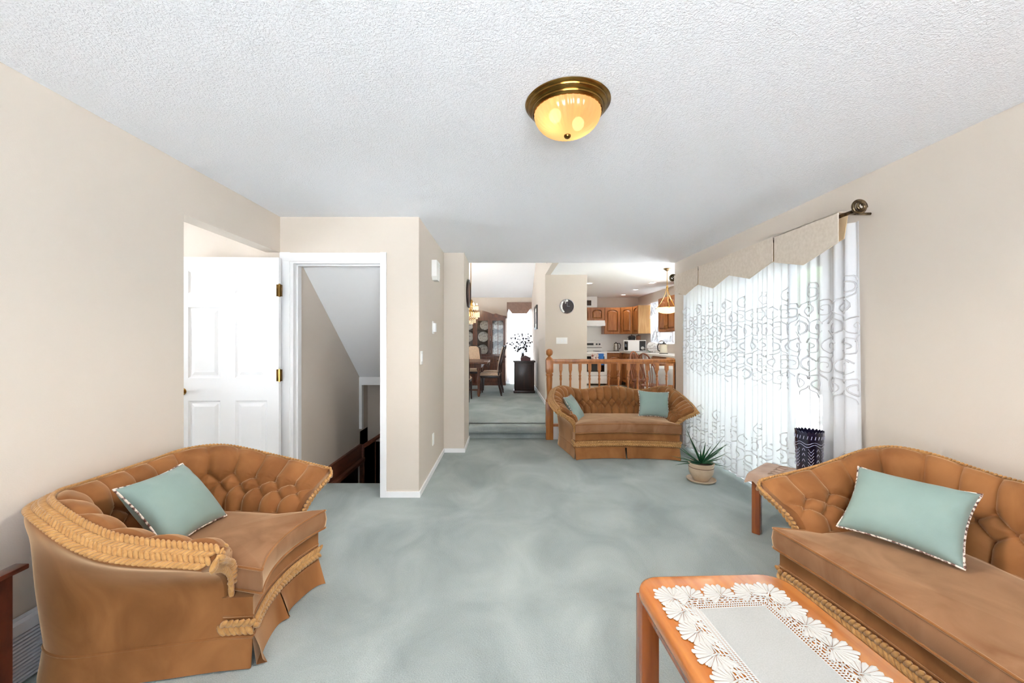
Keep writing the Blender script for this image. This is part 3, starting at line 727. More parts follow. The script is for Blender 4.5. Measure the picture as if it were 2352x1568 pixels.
VEL = 'matching tufted velvet seats'
make_seat('velvet_armchair', 'wide tufted caramel velvet armchair against the wall beside the open stair door', 'armchair', (-1.05, 1.95, 0), PI / 2, 0.0, (0.725, 0.722, 0.722), VEL, nch=0.12)
make_seat('velvet_loveseat', 'tufted caramel velvet loveseat standing in front of the oak railing', 'loveseat', (1.40, 4.56, 0), math.radians(-1.5), 0.305, (0.74, 0.70, 0.748), VEL, dip=0.38, nch=0.10)
make_seat('velvet_sofa', 'long tufted caramel velvet sofa beside the coffee table', 'sofa', (1.40, 1.11, 0), -PI / 2, 0.63, (0.765, 0.745, 0.79), VEL, dip=0.60, nch=0.14)

# ------------------------------------------------------------------ cushions
def make_pillow(name, label, w, h, t, M4, seed):
    rnd = np.random.RandomState(seed)
    n = 40
    a = np.linspace(-1, 1, n)
    U, V = np.meshgrid(a, a, indexing='ij')
    pin = 1 - 0.10 * (1 - np.abs(V) ** 2) * np.abs(U) ** 3; pin2 = 1 - 0.10 * (1 - np.abs(U) ** 2) * np.abs(V) ** 3
    X = U * w / 2 * pin; Y = V * h / 2 * pin2
    prof = np.clip((1 - U ** 2) * (1 - V ** 2), 0, 1) ** 0.42
    wr = np.zeros_like(U)
    for k in range(7):
        cx, cy = rnd.uniform(-1, 1, 2); an = rnd.uniform(0, PI); fr = rnd.uniform(9, 16)
        wr += np.sin(fr * (U * math.cos(an) + V * math.sin(an)) + k) * np.exp(-((U - np.sign(cx)) ** 2 + (V - np.sign(cy)) ** 2) / .35)
    Zt = t / 2 * prof + 0.005 * wr * prof; Zb = -t / 2 * prof
    r = thing(name, label, 'cushion'); r.matrix_world = M4
    m = MB(); m.grid(np.stack([X, Y, Zt], -1)); m.grid(np.stack([X, Y, Zb], -1), flip=True)
    m.build('cover', M_TEAL, r, 180, weld=True)
    e = np.concatenate([np.stack([X[:, 0], Y[:, 0]], 1), np.stack([X[-1, 1:], Y[-1, 1:]], 1), np.stack([X[-2::-1, -1], Y[-2::-1, -1]], 1), np.stack([X[0, -2:0:-1], Y[0, -2:0:-1]], 1)])
    MB().tube(np.column_stack([e, np.zeros(len(e))]), 0.0048, 6, closed=True).build('piping', M_PIPING, r, 180)
    return r
def frame(pos, xdir, ydir):
    x = Vector(xdir).normalized(); y = Vector(ydir); y = (y - x * y.dot(x)).normalized(); z = x.cross(y)
    return Matrix(((x[0], y[0], z[0], pos[0]), (x[1], y[1], z[1], pos[1]), (x[2], y[2], z[2], pos[2]), (0, 0, 0, 1)))
make_pillow('throw_pillow', 'square aqua satin cushion with mottled piping leaning in the armchair', 0.37, 0.36, 0.16, frame((-1.585, 1.915, .575), (0, 1, 0), (-.23, .03, .27)), 1)
make_pillow('throw_pillow', 'aqua cushion slumped against the loveseat arm nearer the step', 0.33, 0.34, 0.10, frame((0.855, 4.93, .535), (.42, .85, 0), (-.2, .03, .3)), 2)
make_pillow('throw_pillow', 'upright aqua cushion on the loveseat end nearer the curtains', 0.37, 0.34, 0.12, frame((1.855, 4.97, .575), (1, -.22, -.04), (.05, .16, .33)), 3)
make_pillow('throw_pillow', 'oblong aqua cushion with mottled piping on the long sofa', 0.42, 0.35, 0.16, frame((1.835, 1.83, .575), (.19, -.33, -.005), (.2, .13, .255)), 4)

# ------------------------------------------------------------------ coffee table
def rrect(w, h, r, n=7):
    P = []
    for cx, cy, a0 in ((w / 2 - r, h / 2 - r, 0), (-w / 2 + r, h / 2 - r, PI / 2), (-w / 2 + r, -h / 2 + r, PI), (w / 2 - r, -h / 2 + r, 3 * PI / 2)):
        for k in range(n + 1): P.append((cx + r * math.cos(a0 + k * PI / 2 / n), cy + r * math.sin(a0 + k * PI / 2 / n)))
    return P
def slab(mb, w, h, r, z0, z1, e=0.015):
    """rounded rectangle slab with soft edges"""
    R = []
    for ins, z in ((e, z0), (e * .3, z0 + e * .3), (0, z0 + e), (0, z1 - e), (e * .3, z1 - e * .3), (e, z1)):
        R.append([(x, y, z) for x, y in rrect(w - 2 * ins, h - 2 * ins, max(r - ins, .002))])
    G = np.array(R).transpose(1, 0, 2); b = len(mb.v); mb.grid(G, closed_u=True); n = G.shape[0]
    mb.f.append(tuple(b + i * 6 for i in range(n))); mb.f.append(tuple(b + i * 6 + 5 for i in range(n)))
    return mb
ct = thing('coffee_table', 'amber wooden coffee table with rounded corners beside the long sofa', 'table', (0.835, 1.01, 0), math.radians(2.3))
slab(MB(), 0.61, 1.20, 0.10, 0.362, 0.42, 0.02).build('table_top', M_TABLE, ct, 50)
for sx in (-1, 1):
    for sy in (-1, 1):
        MB().rbox(sx * .262 - .034, sx * .262 + .034, sy * .545 - .034, sy * .545 + .034, 0, .364, .008).build('leg', M_TABLEV, ct, 50)
MB().box(-.25, .25, .548, .566, .31, .363).box(-.25, .25, -.566, -.548, .31, .363).box(-.275, -.257, -.53, .53, .31, .363).box(.257, .275, -.53, .53, .31, .363).build('apron', M_TABLEV, ct)

# crocheted runner
dl = thing('crochet_runner', 'white crochet edged linen runner lying on the coffee table', 'doily', (0.822, 1.02, 0.4203), math.radians(3.8))
CW, CL = 0.235, 0.755
G = np.array([[(x, y, 0.0028 + 0.0006 * math.sin(9 * y + 5 * x)) for y in np.linspace(-CL / 2, CL / 2, 40)] for x in np.linspace(-CW / 2, CW / 2, 14)])
mbc = MB().grid(G); mbc.box(-CW / 2, CW / 2, -CL / 2, CL / 2, 0, .002); mbc.build('linen_centre', M_LINEN, dl, 40)
lat = MB()
def rect_path(o, step):
    w, h = CW / 2 + o, CL / 2 + o
    P = [(-w, -h), (w, -h), (w, h), (-w, h), (-w, -h)]
    return resample(np.array(P, float), step=step)
for o in (0.002, .013, .024, .036, .047, .058):
    p = rect_path(o, .03); lat.tube(np.column_stack([p, np.full(len(p), .002)]), .0024, 5, flat=.7)
rn = random.Random(5)
for o0, o1, st in ((.002, .013, .0085), (.013, .024, .0085)):
    a = rect_path(o0, st); n = len(a); b = resample(rect_path(o1, st), n)
    for i in range(n): lat.tube([(a[i][0], a[i][1], .002), (b[i][0], b[i][1], .002)], .0019, 4, flat=.7)
for o0, o1, st in ((.024, .036, .009), (.036, .047, .010), (.047, .058, .011)):
    a = rect_path(o0, st); n = len(a); b = resample(rect_path(o1, st), n)
    for i in range(n):
        j = min(n - 1, max(0, i + rn.choice((-1, 0, 1, 1)))); lat.tube([(a[i][0], a[i][1], .002), (b[j][0], b[j][1], .0025)], rn.uniform(.0016, .0028), 4, flat=.7)
lat.build('crochet_lattice', M_DOILY, dl, 60)
lf = MB()
NP = 13
for k in range(NP):
    a = -1.95 + 3.9 * k / (NP - 1); L = 0.066 * (1.0 - 0.16 * abs(a) / 1.95) * (1 + .05 * math.cos(k * PI))
    da = 3.9 / (NP - 1) * 0.485
    pts = []
    for t, wv in ((.10, .55), (.35, .9), (.6, .98), (.85, .97), (.97, .86), (1.02, .3)):
        pts.append((t * L, wv))
    Gp = np.array([[(r * math.sin(a + sgn_ * da * wv), r * math.cos(a + sgn_ * da * wv), .0012 + .0026 * (1 - sgn_ ** 2)) for sgn_ in (-1, -.5, 0, .5, 1)] for r, wv in pts])
    lf.grid(Gp)
lf.tube([(0, -.012, .002), (0, .02, .0035)], .003, 5, flat=.6)
lfm = lf.mesh('leaf_motif', M_DOILY, 180)
def leafat(x, y, ang, s=1.0):
    o = link('leaf_motif', lfm, dl); o.location = (x, y, 0.0012 + rn.uniform(0, .0008)); o.rotation_euler = (0, 0, ang); o.scale = (s, s, 1)
off = 0.066
for i in range(9):
    y = -CL / 2 + CL * i / 8
    leafat(-CW / 2 - off, y - .01, PI / 2 + .35); leafat(CW / 2 + off, y - .01, -PI / 2 - .35)
for i in range(3):
    x = -CW / 2 + CW * i / 2
    leafat(x, CL / 2 + off, .25); leafat(x, -CL / 2 - off, PI - .25)
for sx in (-1, 1):
    for sy in (-1, 1): leafat(sx * (CW / 2 + off * .95), sy * (CL / 2 + off * .95), math.atan2(-sx, sy) , 1.05)

# ------------------------------------------------------------------ end table with cloth and vase
et = thing('end_table', 'small brown wooden end table between the sofa arm and the curtains', 'table', (1.985, 2.80, 0), math.radians(40))
slab(MB(), .36, .36, .03, .395, .425, .008).build('table_top', M_TABLEV, et, 50)
for sx, sy in ((-1, 1), (-1, -1), (1, -1)):
    MB().rbox(sx * .145 - .026, sx * .145 + .026, sy * .145 - .026, sy * .145 + .026, 0, .396, .008).build('leg', M_TABLEV, et, 50)
n = 41; a = np.linspace(-.5, .5, n); hw = .235
CLO = []
for i, x in enumerate(a):
    rr_ = []
    for j, y in enumerate(a):
        ex = .5 + .018 * math.cos(j * PI / 3); ey = .5 + .018 * math.cos(i * PI / 3)
        X = x / .5 * hw * (ex / .5); Y = y / .5 * hw * (ey / .5)
        ox = max(0, abs(X) - .182); oy = max(0, abs(Y) - .182)
        dz = -min(.09, 1.1 * math.hypot(ox, oy)); 
        X2 = math.copysign(min(abs(X), .182) + ox * .35 + (.006 if ox > 0 else 0), X); Y2 = math.copysign(min(abs(Y), .182) + oy * .35 + (.006 if oy > 0 else 0), Y)
        rr_.append((X2, Y2, .4285 + dz + .0015 * math.sin(40 * x + 25 * y) * math.sin(31 * y)))
    CLO.append(rr_)
cl = thing('table_cloth', 'taupe embossed cloth with scalloped edge on the end table', 'tablecloth', (1.985, 2.80, 0), math.radians(40))
MB().grid(np.array(CLO)).build('cloth', M_BEIGECLOTH, cl, 180)
emb = MB()
for k in range(10):
    x0, y0 = -.16 + .06 * (k % 5), -.12 + .16 * (k // 5)
    t = np.linspace(0, 1, 10)
    for sg in (-1, 1):
        emb.tube(np.column_stack([x0 + .07 * t, y0 + sg * .03 * np.sin(PI * t) + .03 * t, np.full(10, .432)]), .0022, 4)
emb.build('embossed_leaves', M_BEIGECLOTH, cl, 180)
vs = thing('crystal_vase', 'dark cobalt cut crystal vase standing on the end table', 'vase', (2.13, 2.79, .4335))
th = np.linspace(0, 2 * PI, 96, endpoint=False)
def vring(r, z, tooth=0.0): return [(r * math.cos(q), r * math.sin(q), z + tooth * abs(math.sin(q * 12))) for q in th]
V = [vring(.001, .0), vring(.072, 0), vring(.074, .01), vring(.077, .08), vring(.080, .16), vring(.083, .24), vring(.085, .29, .014), vring(.079, .288, .014), vring(.074, .16), vring(.068, .03), vring(.001, .025)]
MB().grid(np.array(V).transpose(1, 0, 2), closed_u=True).build('vase_body', M_VASE, vs, 60)
cut = MB()
for k in range(24):
    q = k * 2 * PI / 24
    cut.tube([(.0845 * math.cos(q), .0845 * math.sin(q), .25), (.0853 * math.cos(q + .06), .0853 * math.sin(q + .06), .272)], .0022, 4)
for zz_, am in ((.205, .010), (.222, .008)):
    q = np.linspace(0, 2 * PI, 90); cut.tube(np.column_stack([.0825 * np.cos(q), .0825 * np.sin(q), zz_ + am * np.sin(6 * q)]), .0016, 4)
for k in range(12):
    q0 = k * 2 * PI / 12
    if k % 2:
        for zz_ in (.06, .10, .14, .175):
            cut.tube([(.0805 * math.cos(q0 + d_), .0805 * math.sin(q0 + d_), zz_ + .012 * math.cos(d_ * 20)) for d_ in np.linspace(-.1, .1, 7)], .0016, 4)
    else:
        for j in range(6):
            for sg in (-1, 1):
                cut.tube([(.080 * math.cos(q0 + sg * .01), .080 * math.sin(q0 + sg * .01), .05 + j * .022), (.081 * math.cos(q0 + sg * .2), .081 * math.sin(q0 + sg * .2), .075 + j * .022)], .0016, 4)
cut.build('cut_pattern', M_VASECUT, vs, 60)

# ------------------------------------------------------------------ potted aloe
pp_ = thing('potted_aloe', 'spiky aloe in a beige glazed pot on the carpet by the curtains', 'plant', (1.91, 3.88, 0))
MB().lathe([(0, 0), (.10, 0), (.125, .006), (.135, .022), (.130, .024), (.118, .012), (0, .010)], 32).build('saucer', M_CERAMIC, pp_, 60)
pot = MB().lathe([(0, .011), (.066, .011), (.070, .016), (.085, .04), (.106, .075), (.113, .105), (.111, .13), (.112, .15), (.119, .172), (.119, .180), (.110, .180), (.105, .168), (0, .160)], 40)
pot.build('pot', M_CERAMIC, pp_, 60)
q = np.linspace(0, 2 * PI, 60); MB().tube(np.column_stack([.1125 * np.cos(q), .1125 * np.sin(q), np.full(60, .138)]), .003, 6).build('glaze_line', M_CERLINE, pp_, 180)
MB().lathe([(0, .172), (.06, .172), (.107, .166)], 24).build('soil', M_SOIL, pp_, 180)
rl = random.Random(11)
aloe = [(-1.35, .30, .30), (-1.2, .26, .10), (-.75, .30, .62), (-.42, .33, .95), (-.12, .36, 1.15), (.12, .24, 1.1), (.48, .34, .95), (.8, .32, .75), (1.1, .33, .45), (1.35, .2, .25), (1.5, .22, .1), (-1.6, .24, .12)]
for k in range(24):
    if k < 12: sx, Ln, el = aloe[k]; azx = sx; azy = rl.uniform(-.5, .3)
    else: azx = rl.uniform(-1, 1); azy = rl.uniform(-1, 1); Ln = rl.uniform(.14, .26); el = rl.uniform(.1, 1.0)
    hd_ = Vector((azx, azy, 0)); hd_ = hd_.normalized() if hd_.length > .01 else Vector((1, 0, 0))
    t = np.linspace(0, 1, 12); bend = rl.uniform(-.25, .12)
    ang_ = el + bend * t * 1.4
    ds = Ln / 11
    pr = np.cumsum(np.cos(ang_) * ds); pz = .165 + np.cumsum(np.sin(ang_) * ds)
    pts = np.column_stack([pr * hd_.x, pr * hd_.y, pz])
    MB().tube(pts, .013 * (1 - t ** 1.4) + .0006, 6, flat=.45, up=(0, 0, 1)).build('leaf', M_ALOE, pp_, 180)

# ------------------------------------------------------------------ mahogany stand and heater by the left wall
sd = thing('mahogany_stand', 'dark mahogany side stand partly in view beside the armchair', 'stand', (-1.95, 1.2, 0))
MB().rbox(.20, .25, -.33, .225, .545, .563, .005).build('stand_top', M_MAHOG, sd, 50)
MB().rbox(.172, .203, -.30, .215, 0, .546, .004).build('side_panel', M_MAHOG, sd, 50)
MB().rbox(.004, .03, -.30, .215, 0, .546, .004).build('side_panel', M_MAHOG, sd, 50)
MB().rbox(.002, .05, -.33, .225, .545, .563, .005).build('stand_top', M_MAHOG, sd, 50)
MB().rbox(.028, .174, -.29, .20, .16, .18, .004).build('shelf', M_MAHOG, sd, 50)
bh = thing('baseboard_heater', 'white louvred baseboard heater on the wall behind the armchair', 'heater', (XL, 1.0, 0))
MB().box(.004, .03, -.5, .80, .0, .25).build('back_plate', M_GREYVENT, bh)
MB().rbox(.03, .062, -.5, .80, .205, .25, .004).build('top_cover', M_GREYVENT, bh, 40)
for k in range(13): MB().box(.03, .056, -.5, .80, .012 + k * .0148, .021 + k * .0148).build('slat', M_GREYVENT, bh)

# ------------------------------------------------------------------ sheer curtains, valance and rod
def curtain(name, label, y0, y1, x0, n, amp, ztop, zbot, bands, mats, seed, lean=0.0, nu=None, group=None):
    rr_ = np.random.RandomState(seed)
    r = thing(name, label, 'curtain', (0, 0, 0), 0, group)
    nu = nu or n * 14; t = np.linspace(0, 1, nu)
    ph = np.cumsum(np.interp(t, np.linspace(0, 1, n), rr_.uniform(.6, 1.4, n))); ph = ph / ph[-1] * n * 2 * PI
    am = amp * np.interp(t, np.linspace(0, 1, n), rr_.uniform(.5, 1.15, n))
    def P(tt, z):
        tt = np.asarray(tt, float); z = np.asarray(z, float)
        p_ = np.interp(tt, t, ph); a_ = np.interp(tt, t, am)
        f = .75 + .35 * (ztop - z) / (ztop - zbot)
        x = x0 + a_ * f * np.sin(p_) + .3 * a_ * np.sin(2 * p_ + 1 + z * .6)
        y = y0 + (y1 - y0) * tt + .35 * a_ * np.cos(p_) + lean * (z - ztop) / (zbot - ztop)
        return np.stack([x, y, z + 0 * x], -1)
    zz_ = np.linspace(ztop, zbot, 26)
    T, Z = np.meshgrid(t, zz_, indexing='ij')
    MB().grid(P(T, Z)).build('cloth', mats[0], r, 180)
    hp = np.linspace(0, 1, nu); MB().tube(P(hp, np.full(nu, zbot + .012)), .004, 5).build('hem', mats[1], r, 180)
    em = MB(); W = y1 - y0
    for (zlo, zhi, du_, sz) in bands:
        m = int(W / du_); 
        for i in range(m):
            for k in range(int((zhi - zlo) / (sz * 1.9)) + 1):
                u0 = (i + .5 + .3 * math.sin(k * 2.1)) / m; zc_ = zhi - sz - k * sz * 1.9
                if zc_ < zlo: continue
                if i % 2 and k == 0: continue
                sg = 1 if (k + i) % 2 else -1
                q = np.linspace(0, 1, 26); an = .4 + q * 3.2 * PI; ra = sz * (1 - .86 * q)
                uu_ = u0 + sg * ra * np.cos(an) / W; zz2 = zc_ + ra * np.sin(an)
                ok = (uu_ > .003) & (uu_ < .997)
                if ok.sum() < 12: continue
                B3 = P(uu_[ok], zz2[ok]) - np.array([.004, 0, 0])
                em.tube(B3, sz * .105 * (1.15 - .6 * q[ok]), 4, flat=.5)
                q = np.linspace(0, 1, 12); uu_ = u0 + sg * (sz * .9 - sz * .5 * q) / W * np.cos(q * 2); zz2 = zc_ - sz * (.3 + 1.1 * q)
                ok = (uu_ > .003) & (uu_ < .997)
                if ok.sum() > 6: em.tube(P(uu_[ok], zz2[ok]) - np.array([.004, 0, 0]), sz * .075, 4, flat=.5)
    if em.v:
        e = em.build('scroll_embroidery', mats[1], r, 180); e['kind'] = 'stuff'
    return r, P
bands = [(.95, 1.80, .15, .072), (.08, .62, .17, .075)]
curtain('sheer_curtain', 'white sheer curtain with scroll embroidery spread across the patio door', 3.16, 5.12, 2.30, 22, .022, 2.14, .035, bands, (M_SHEER, M_EMBR), 3)
curtain('sheer_curtain', 'narrow gathered sheer curtain drawn to the rod end near the sofa', 2.585, 3.22, 2.295, 6, .024, 2.14, .035, bands, (M_SHEER, M_EMBR), 5, lean=-.02)
rod = thing('curtain_rod', 'aged bronze curtain rod with spiral finials above the patio door', 'curtain rod', (2.20, 0, 2.175))
MB().tube([(0, 2.50, 0), (0, 5.20, 0)], .0125, 12).build('pole', M_PEWTER, rod, 60)
for yy in (2.48, 5.22):
    sg = -1 if yy < 3 else 1
    q = np.linspace(0, 1, 60); an = q * 4.6 * PI; ra = .047 * (1 - .82 * q)
    pts = np.column_stack([ra * np.cos(an) , yy + sg * (.0 + .03 * q), ra * np.sin(an) + .012])
    f_ = MB().tube(pts, .0105 * (1 - .25 * q), 8)
    f_.tube([(0.02, yy - sg * .05, 0), (.035, yy - sg * .02, .0), (.047, yy, .010)], .009, 8)
    f_.build('spiral_finial', M_PEWTER, rod, 180)
for yy in (2.56, 3.85, 5.13): MB().tube([(0, yy, 0), (.148, yy, 0)], .009, 8).lathe([(0, 0), (.028, 0), (.028, .008), (0, .01)], 16, (0, 0, 0)).xf(Matrix.Identity(4)).build('bracket', M_PEWTER, rod, 60)
va = thing('valance', 'beige pointed fabric valance over the patio door curtains', 'valance', (0, 0, 0))
vx = 2.148; y0v, wv_ = 2.565, 0.622
for k in range(4):
    a0 = y0v + k * wv_; a1 = a0 + wv_
    poly = [(a0 + .006, 2.19), (a0 + .006, 1.995), (a0 + wv_ / 2, 1.905), (a1 - .006, 1.985), (a1 - .006, 2.19)]
    sk = .006 * (k % 2)
    MB().prism(poly, vx - sk, vx - sk + .006, 'x').build('pennant', M_VALANCE, va)
ln = MB()
poly = [(y0v - .01, 2.17)] 
zzs = []
for k in range(4):
    a0 = y0v + k * wv_; poly += [(a0 + .02, 2.02), (a0 + wv_ / 2, 1.965)]
poly += [(y0v + 4 * wv_, 2.01), (y0v + 4 * wv_, 2.17)]
MB().prism(poly, vx + .05, vx + .054, 'x').build('lining', M_VALLIN, va)
MB().box(vx, vx + .055, y0v, y0v + 4 * wv_, 2.186, 2.19).build('heading', M_VALANCE, va)
MB().box(vx + .054, 2.33, 5.05, 5.056, 1.95, 2.185).build('side_return', M_VALANCE, va)

# ------------------------------------------------------------------ flush ceiling lamp
fl_ = thing('ceiling_lamp', 'flush brass ceiling lamp with ribbed frosted glass bowl, lit', 'ceiling lamp', (0.285, 1.82, CEIL))
MB().lathe([(0, 0), (.190, 0), (.193, -.004), (.189, -.010), (.179, -.013), (.177, -.018), (.179, -.022), (.172, -.029), (.163, -.031), (.161, -.037), (.163, -.041), (.156, -.047), (.150, -.047), (.148, -.036), (0, -.036)], 72).build('brass_rim', M_BRASS, fl_, 40)
nb = 160; A_ = np.arange(nb) * 2 * PI / nb
pr_ = [(.150 * math.cos(PI / 2 * q) ** .85, -.042 - .100 * math.sin(PI / 2 * q)) for q in np.linspace(0, .985, 18)]
GB = np.array([[((r_ * (1 + .016 * math.cos(36 * (a_ + 1.1 * (z_ + .04)))) ) * math.cos(a_), (r_ * (1 + .016 * math.cos(36 * (a_ + 1.1 * (z_ + .04))))) * math.sin(a_), z_) for r_, z_ in pr_] for a_ in A_])
MB().grid(GB, closed_u=True).build('glass_bowl', M_LAMPGLASS, fl_, 180)
MB().lathe([(0, -.160), (.010, -.157), (.016, -.150), (.016, -.144), (.006, -.139), (0, -.136)], 20).build('finial', M_BRASS, fl_, 60)
for bx_, by_ in ((.055, .035), (-.06, -.03)): MB().sphere((bx_, by_, -.072), (.028, .028, .03), 14, 10).build('bulb', M_BULB, fl_, 180)

# ------------------------------------------------------------------ oak railing
rl_ = thing('oak_railing', 'turned oak balustrade behind the loveseat', 'railing', (0.615, YS + 0.03, 0))
nw = MB().rbox(-.05, .05, -.05, .05, 0, .52, .005).rbox(-.05, .05, -.05, .05, .925, 1.10, .006)
nw.lathe([(.045, .52), (.052, .53), (.052, .545), (.040, .56), (.032, .60), (.038, .72), (.043, .84), (.040, .87), (.050, .885), (.050, .90), (.042, .91), (.045, .925)], 20)
nw.lathe([(.05, 1.10), (.048, 1.115), (.03, 1.135), (.018, 1.15), (.022, 1.158), (.036, 1.165), (.046, 1.185), (.049, 1.205), (.046, 1.225), (.034, 1.243), (.015, 1.252), (0, 1.254)], 20)
nw.build('newel_post', M_OAKR, rl_, 40)
MB().rbox(.04, 1.775, -.032, .032, 1.065, 1.11, .012).box(.04, 1.765, -.018, .018, 1.045, 1.066).build('handrail', M_OAKR, rl_, 40)
MB().rbox(.04, 1.75, -.03, .03, ZU, ZU + .035, .006).build('shoe_rail', M_OAKR, rl_, 40)
bal = MB().box(-.021, .021, -.021, .021, .955, 1.05)
bal.lathe([(.021, .955), (.020, .945), (.013, .915), (.011, .895), (.018, .885), (.018, .875), (.012, .865), (.017, .845), (.0175, .83), (.012, .81), (.013, .72), (.018, .52), (.020, .44), (.012, .42), (.019, .40), (.019, .39), (.014, .375), (.021, .36)], 12)
bal.box(-.021, .021, -.021, .021, ZU + .034, .36)
balm = bal.mesh('baluster', M_OAKR, 40)
for k in range(12):
    o = link('baluster', balm, rl_); o.location = (.1585 + k * .1335, 0, 0)
MB().rbox(1.735, 1.785, -.045, .045, ZU, 1.08, .004).build('end_post', M_OAKR, rl_, 40)

# ------------------------------------------------------------------ small fittings on the walls
def plate(name, label, cat, face, a, z, w, h, extra, group=None):
    """face: ('x', X, sign) or ('y', Y, sign); a is the other horizontal coordinate"""
    ax, c, sg = face
    M4 = Matrix.Translation((c, a, z)) @ Matrix.Rotation(PI / 2 * sg, 4, 'Z') if ax == 'x' else Matrix.Translation((a, c, z)) @ (Matrix.Rotation(0 if sg < 0 else PI, 4, 'Z'))
    r = thing(name, label, cat); r.matrix_world = M4
    MB().rbox(-w / 2, w / 2, -.008, 0, -h / 2, h / 2, .002).build('cover_plate', M_PLASTIC, r, 40)
    for (nm, x0, x1, z0, z1, d_, m) in extra: MB().rbox(x0, x1, -.008 - d_, -.007, z0, z1, .0015).build(nm, m, r, 40)
    return r
side = ('x', -0.75, 1)
plate('light_switch', 'white light switch near the pillar corner at waist height', 'light switch', side, 3.56, 1.21, .075, .12, [('rocker', -.016, .016, -.033, .033, .004, M_WHITE)])
plate('thermostat', 'small white thermostat below the door chime', 'thermostat', side, 4.14, 1.50, .085, .13, [('dial_cover', -.03, .03, -.045, .045, .025, M_WHITE)])
plate('wall_outlet', 'white wall outlet low on the narrow side wall', 'outlet', side, 4.14, .34, .075, .12, [('socket', -.017, .017, .008, .038, .003, M_WHITE), ('socket', -.017, .017, -.038, -.008, .003, M_WHITE)])
ch = thing('door_chime', 'white boxy door chime high on the narrow side wall', 'door chime', (-0.75, 4.17, 2.09))
MB().prism([(-.10, .10), (.10, .10), (.10, -.065), (.06, -.10), (-.06, -.10), (-.10, -.065)], 0, .052, 'x').build('chime_box', M_PLASTIC, ch)
for k in range(3): MB().box(.052, .056, -.02, .085, .03 + k * .025, .038 + k * .025).build('louvre', M_WHITE, ch)
plate('switch_plate', 'white triple switch plate under the wall clock', 'light switch', ('y', 7.44, -1), 1.06, 1.37, .21, .12, [('rocker', -.075, -.045, -.033, .033, .004, M_WHITE), ('rocker', -.016, .016, -.033, .033, .004, M_WHITE), ('rocker', .045, .075, -.033, .033, .004, M_WHITE)])
ck = thing('wall_clock', 'round dark wall clock with silver crescent on the kitchen partition', 'clock', (1.155, 7.44, 2.01))
M_CLOCK = mat('clock_face', srgb(58, 44, 42), 0.25, color2=srgb(40, 30, 30), nscale=10)
MB().lathe([(0, 0), (.14, 0), (.143, .01), (.136, .022), (.128, .024)], 40).xf(Matrix.Rotation(PI / 2, 4, 'X')).build('rim', M_CHROME, ck, 40)
MB().lathe([(0, .0225), (.129, .0225), (.129, .01)], 40).xf(Matrix.Rotation(PI / 2, 4, 'X')).build('dial', M_CLOCK, ck, 40)
q = np.linspace(-1.2, 1.35, 24)
MB().tube(np.column_stack([-.02 - .085 * np.cos(q), np.full(24, -.025), .115 * np.sin(q)]), .016 * np.cos(q * .75) + .003, 6, flat=.3, up=(0, -1, 0)).sphere((-.005, -.026, .105), (.026, .01, .022), 10, 8).sphere((-.03, -.026, .075), (.012, .008, .028), 10, 8).build('crescent', M_PORC, ck, 180)
MB().box(-.002, .002, -.026, -.024, 0, .07).box(0, .05, -.026, -.024, -.002, .002).build('hands', M_CHROME, ck)
rp = thing('round_plaque', 'dark oval framed plaque seen edge on at the pillar', 'wall plaque', (-0.5, 5.30, 1.99))
MB().lathe([(0, 0), (.17, 0), (.19, .012), (.186, .03), (.165, .034), (.155, .02)], 40).xf(Matrix.Rotation(PI / 2, 4, 'Y')).build('frame', M_EBONY, rp, 40)
MB().lathe([(0, .019), (.158, .019)], 40).xf(Matrix.Rotation(PI / 2, 4, 'Y')).build('face', M_COPPER, rp, 40)
tag(MB().sphere((0.735, 7.0, 2.75), .018, 10, 8).build('ceiling_hook', M_BLACK, None, 180), 'tiny black knob on the partition near the living room ceiling edge', 'hook')
# ------------------------------------------------------------------ dining room
def dining_chair(name, label, loc, rz):
    """local: faces -x, seat centre at origin"""
    r = thing(name, label, 'chair', loc, rz, 'dining chairs')
    hs = .46
    MB().rbox(-.225, .215, -.225, .225, hs - .075, hs - .02, .008).build('seat_rail', M_EBONY, r, 40)
    n = 12; U, V = np.meshgrid(np.linspace(-1, 1, n), np.linspace(-1, 1, n), indexing='ij')
    Z = hs - .02 + .055 * np.clip((1 - U ** 6) * (1 - V ** 6), 0, 1) ** .4
    MB().grid(np.stack([U * .23, V * .228, Z], -1)).build('seat_cushion', M_CREAM, r, 180)
    for sy in (-1, 1):
        MB().tube([(-.20, sy * .2, hs - .07), (-.205, sy * .205, .2), (-.215, sy * .21, 0)], [.026, .02, .015], 8).build('leg', M_EBONY, r, 50)
        MB().tube([(.20, sy * .195, hs - .03), (.215, sy * .195, .22), (.27, sy * .195, 0)], [.024, .022, .017], 6).build('leg', M_EBONY, r, 50)
        MB().tube([(.20, sy * .195, hs - .05), (.23, sy * .195, .70), (.30, sy * .185, .98), (.325, sy * .15, 1.03)], [.023, .021, .019, .016], 6).build('back_post', M_EBONY, r, 50)
    # shaped upholstered back
    zz_ = np.linspace(.50, 1.055, 26); half = .165 + .02 * np.sin((zz_ - .5) / .55 * PI * 1.5) - .06 * np.clip((zz_ - .97) / .085, 0, 1) ** 2
    xs = np.interp(zz_, [.5, .7, .98, 1.06], [.205, .228, .298, .325])
    F_ = []; Bk = []
    for z, h, x in zip(zz_, half, xs):
        F_.append([(x - .02 - .018 * (1 - q ** 2), q * h, z) for q in np.linspace(-1, 1, 9)]); Bk.append([(x + .018, q * h, z) for q in np.linspace(-1, 1, 9)])
    MB().grid(np.array(F_)).build('back_upholstery', M_CREAM, r, 180)
    MB().grid(np.array(Bk), flip=True).tube(np.column_stack([xs, half, zz_]), .018, 6).tube(np.column_stack([xs, -half, zz_]), .018, 6).tube([(.32, -.11, 1.055), (.33, 0, 1.075), (.32, .11, 1.055)], .018, 6).build('back_frame', M_EBONY, r, 60)
    return r
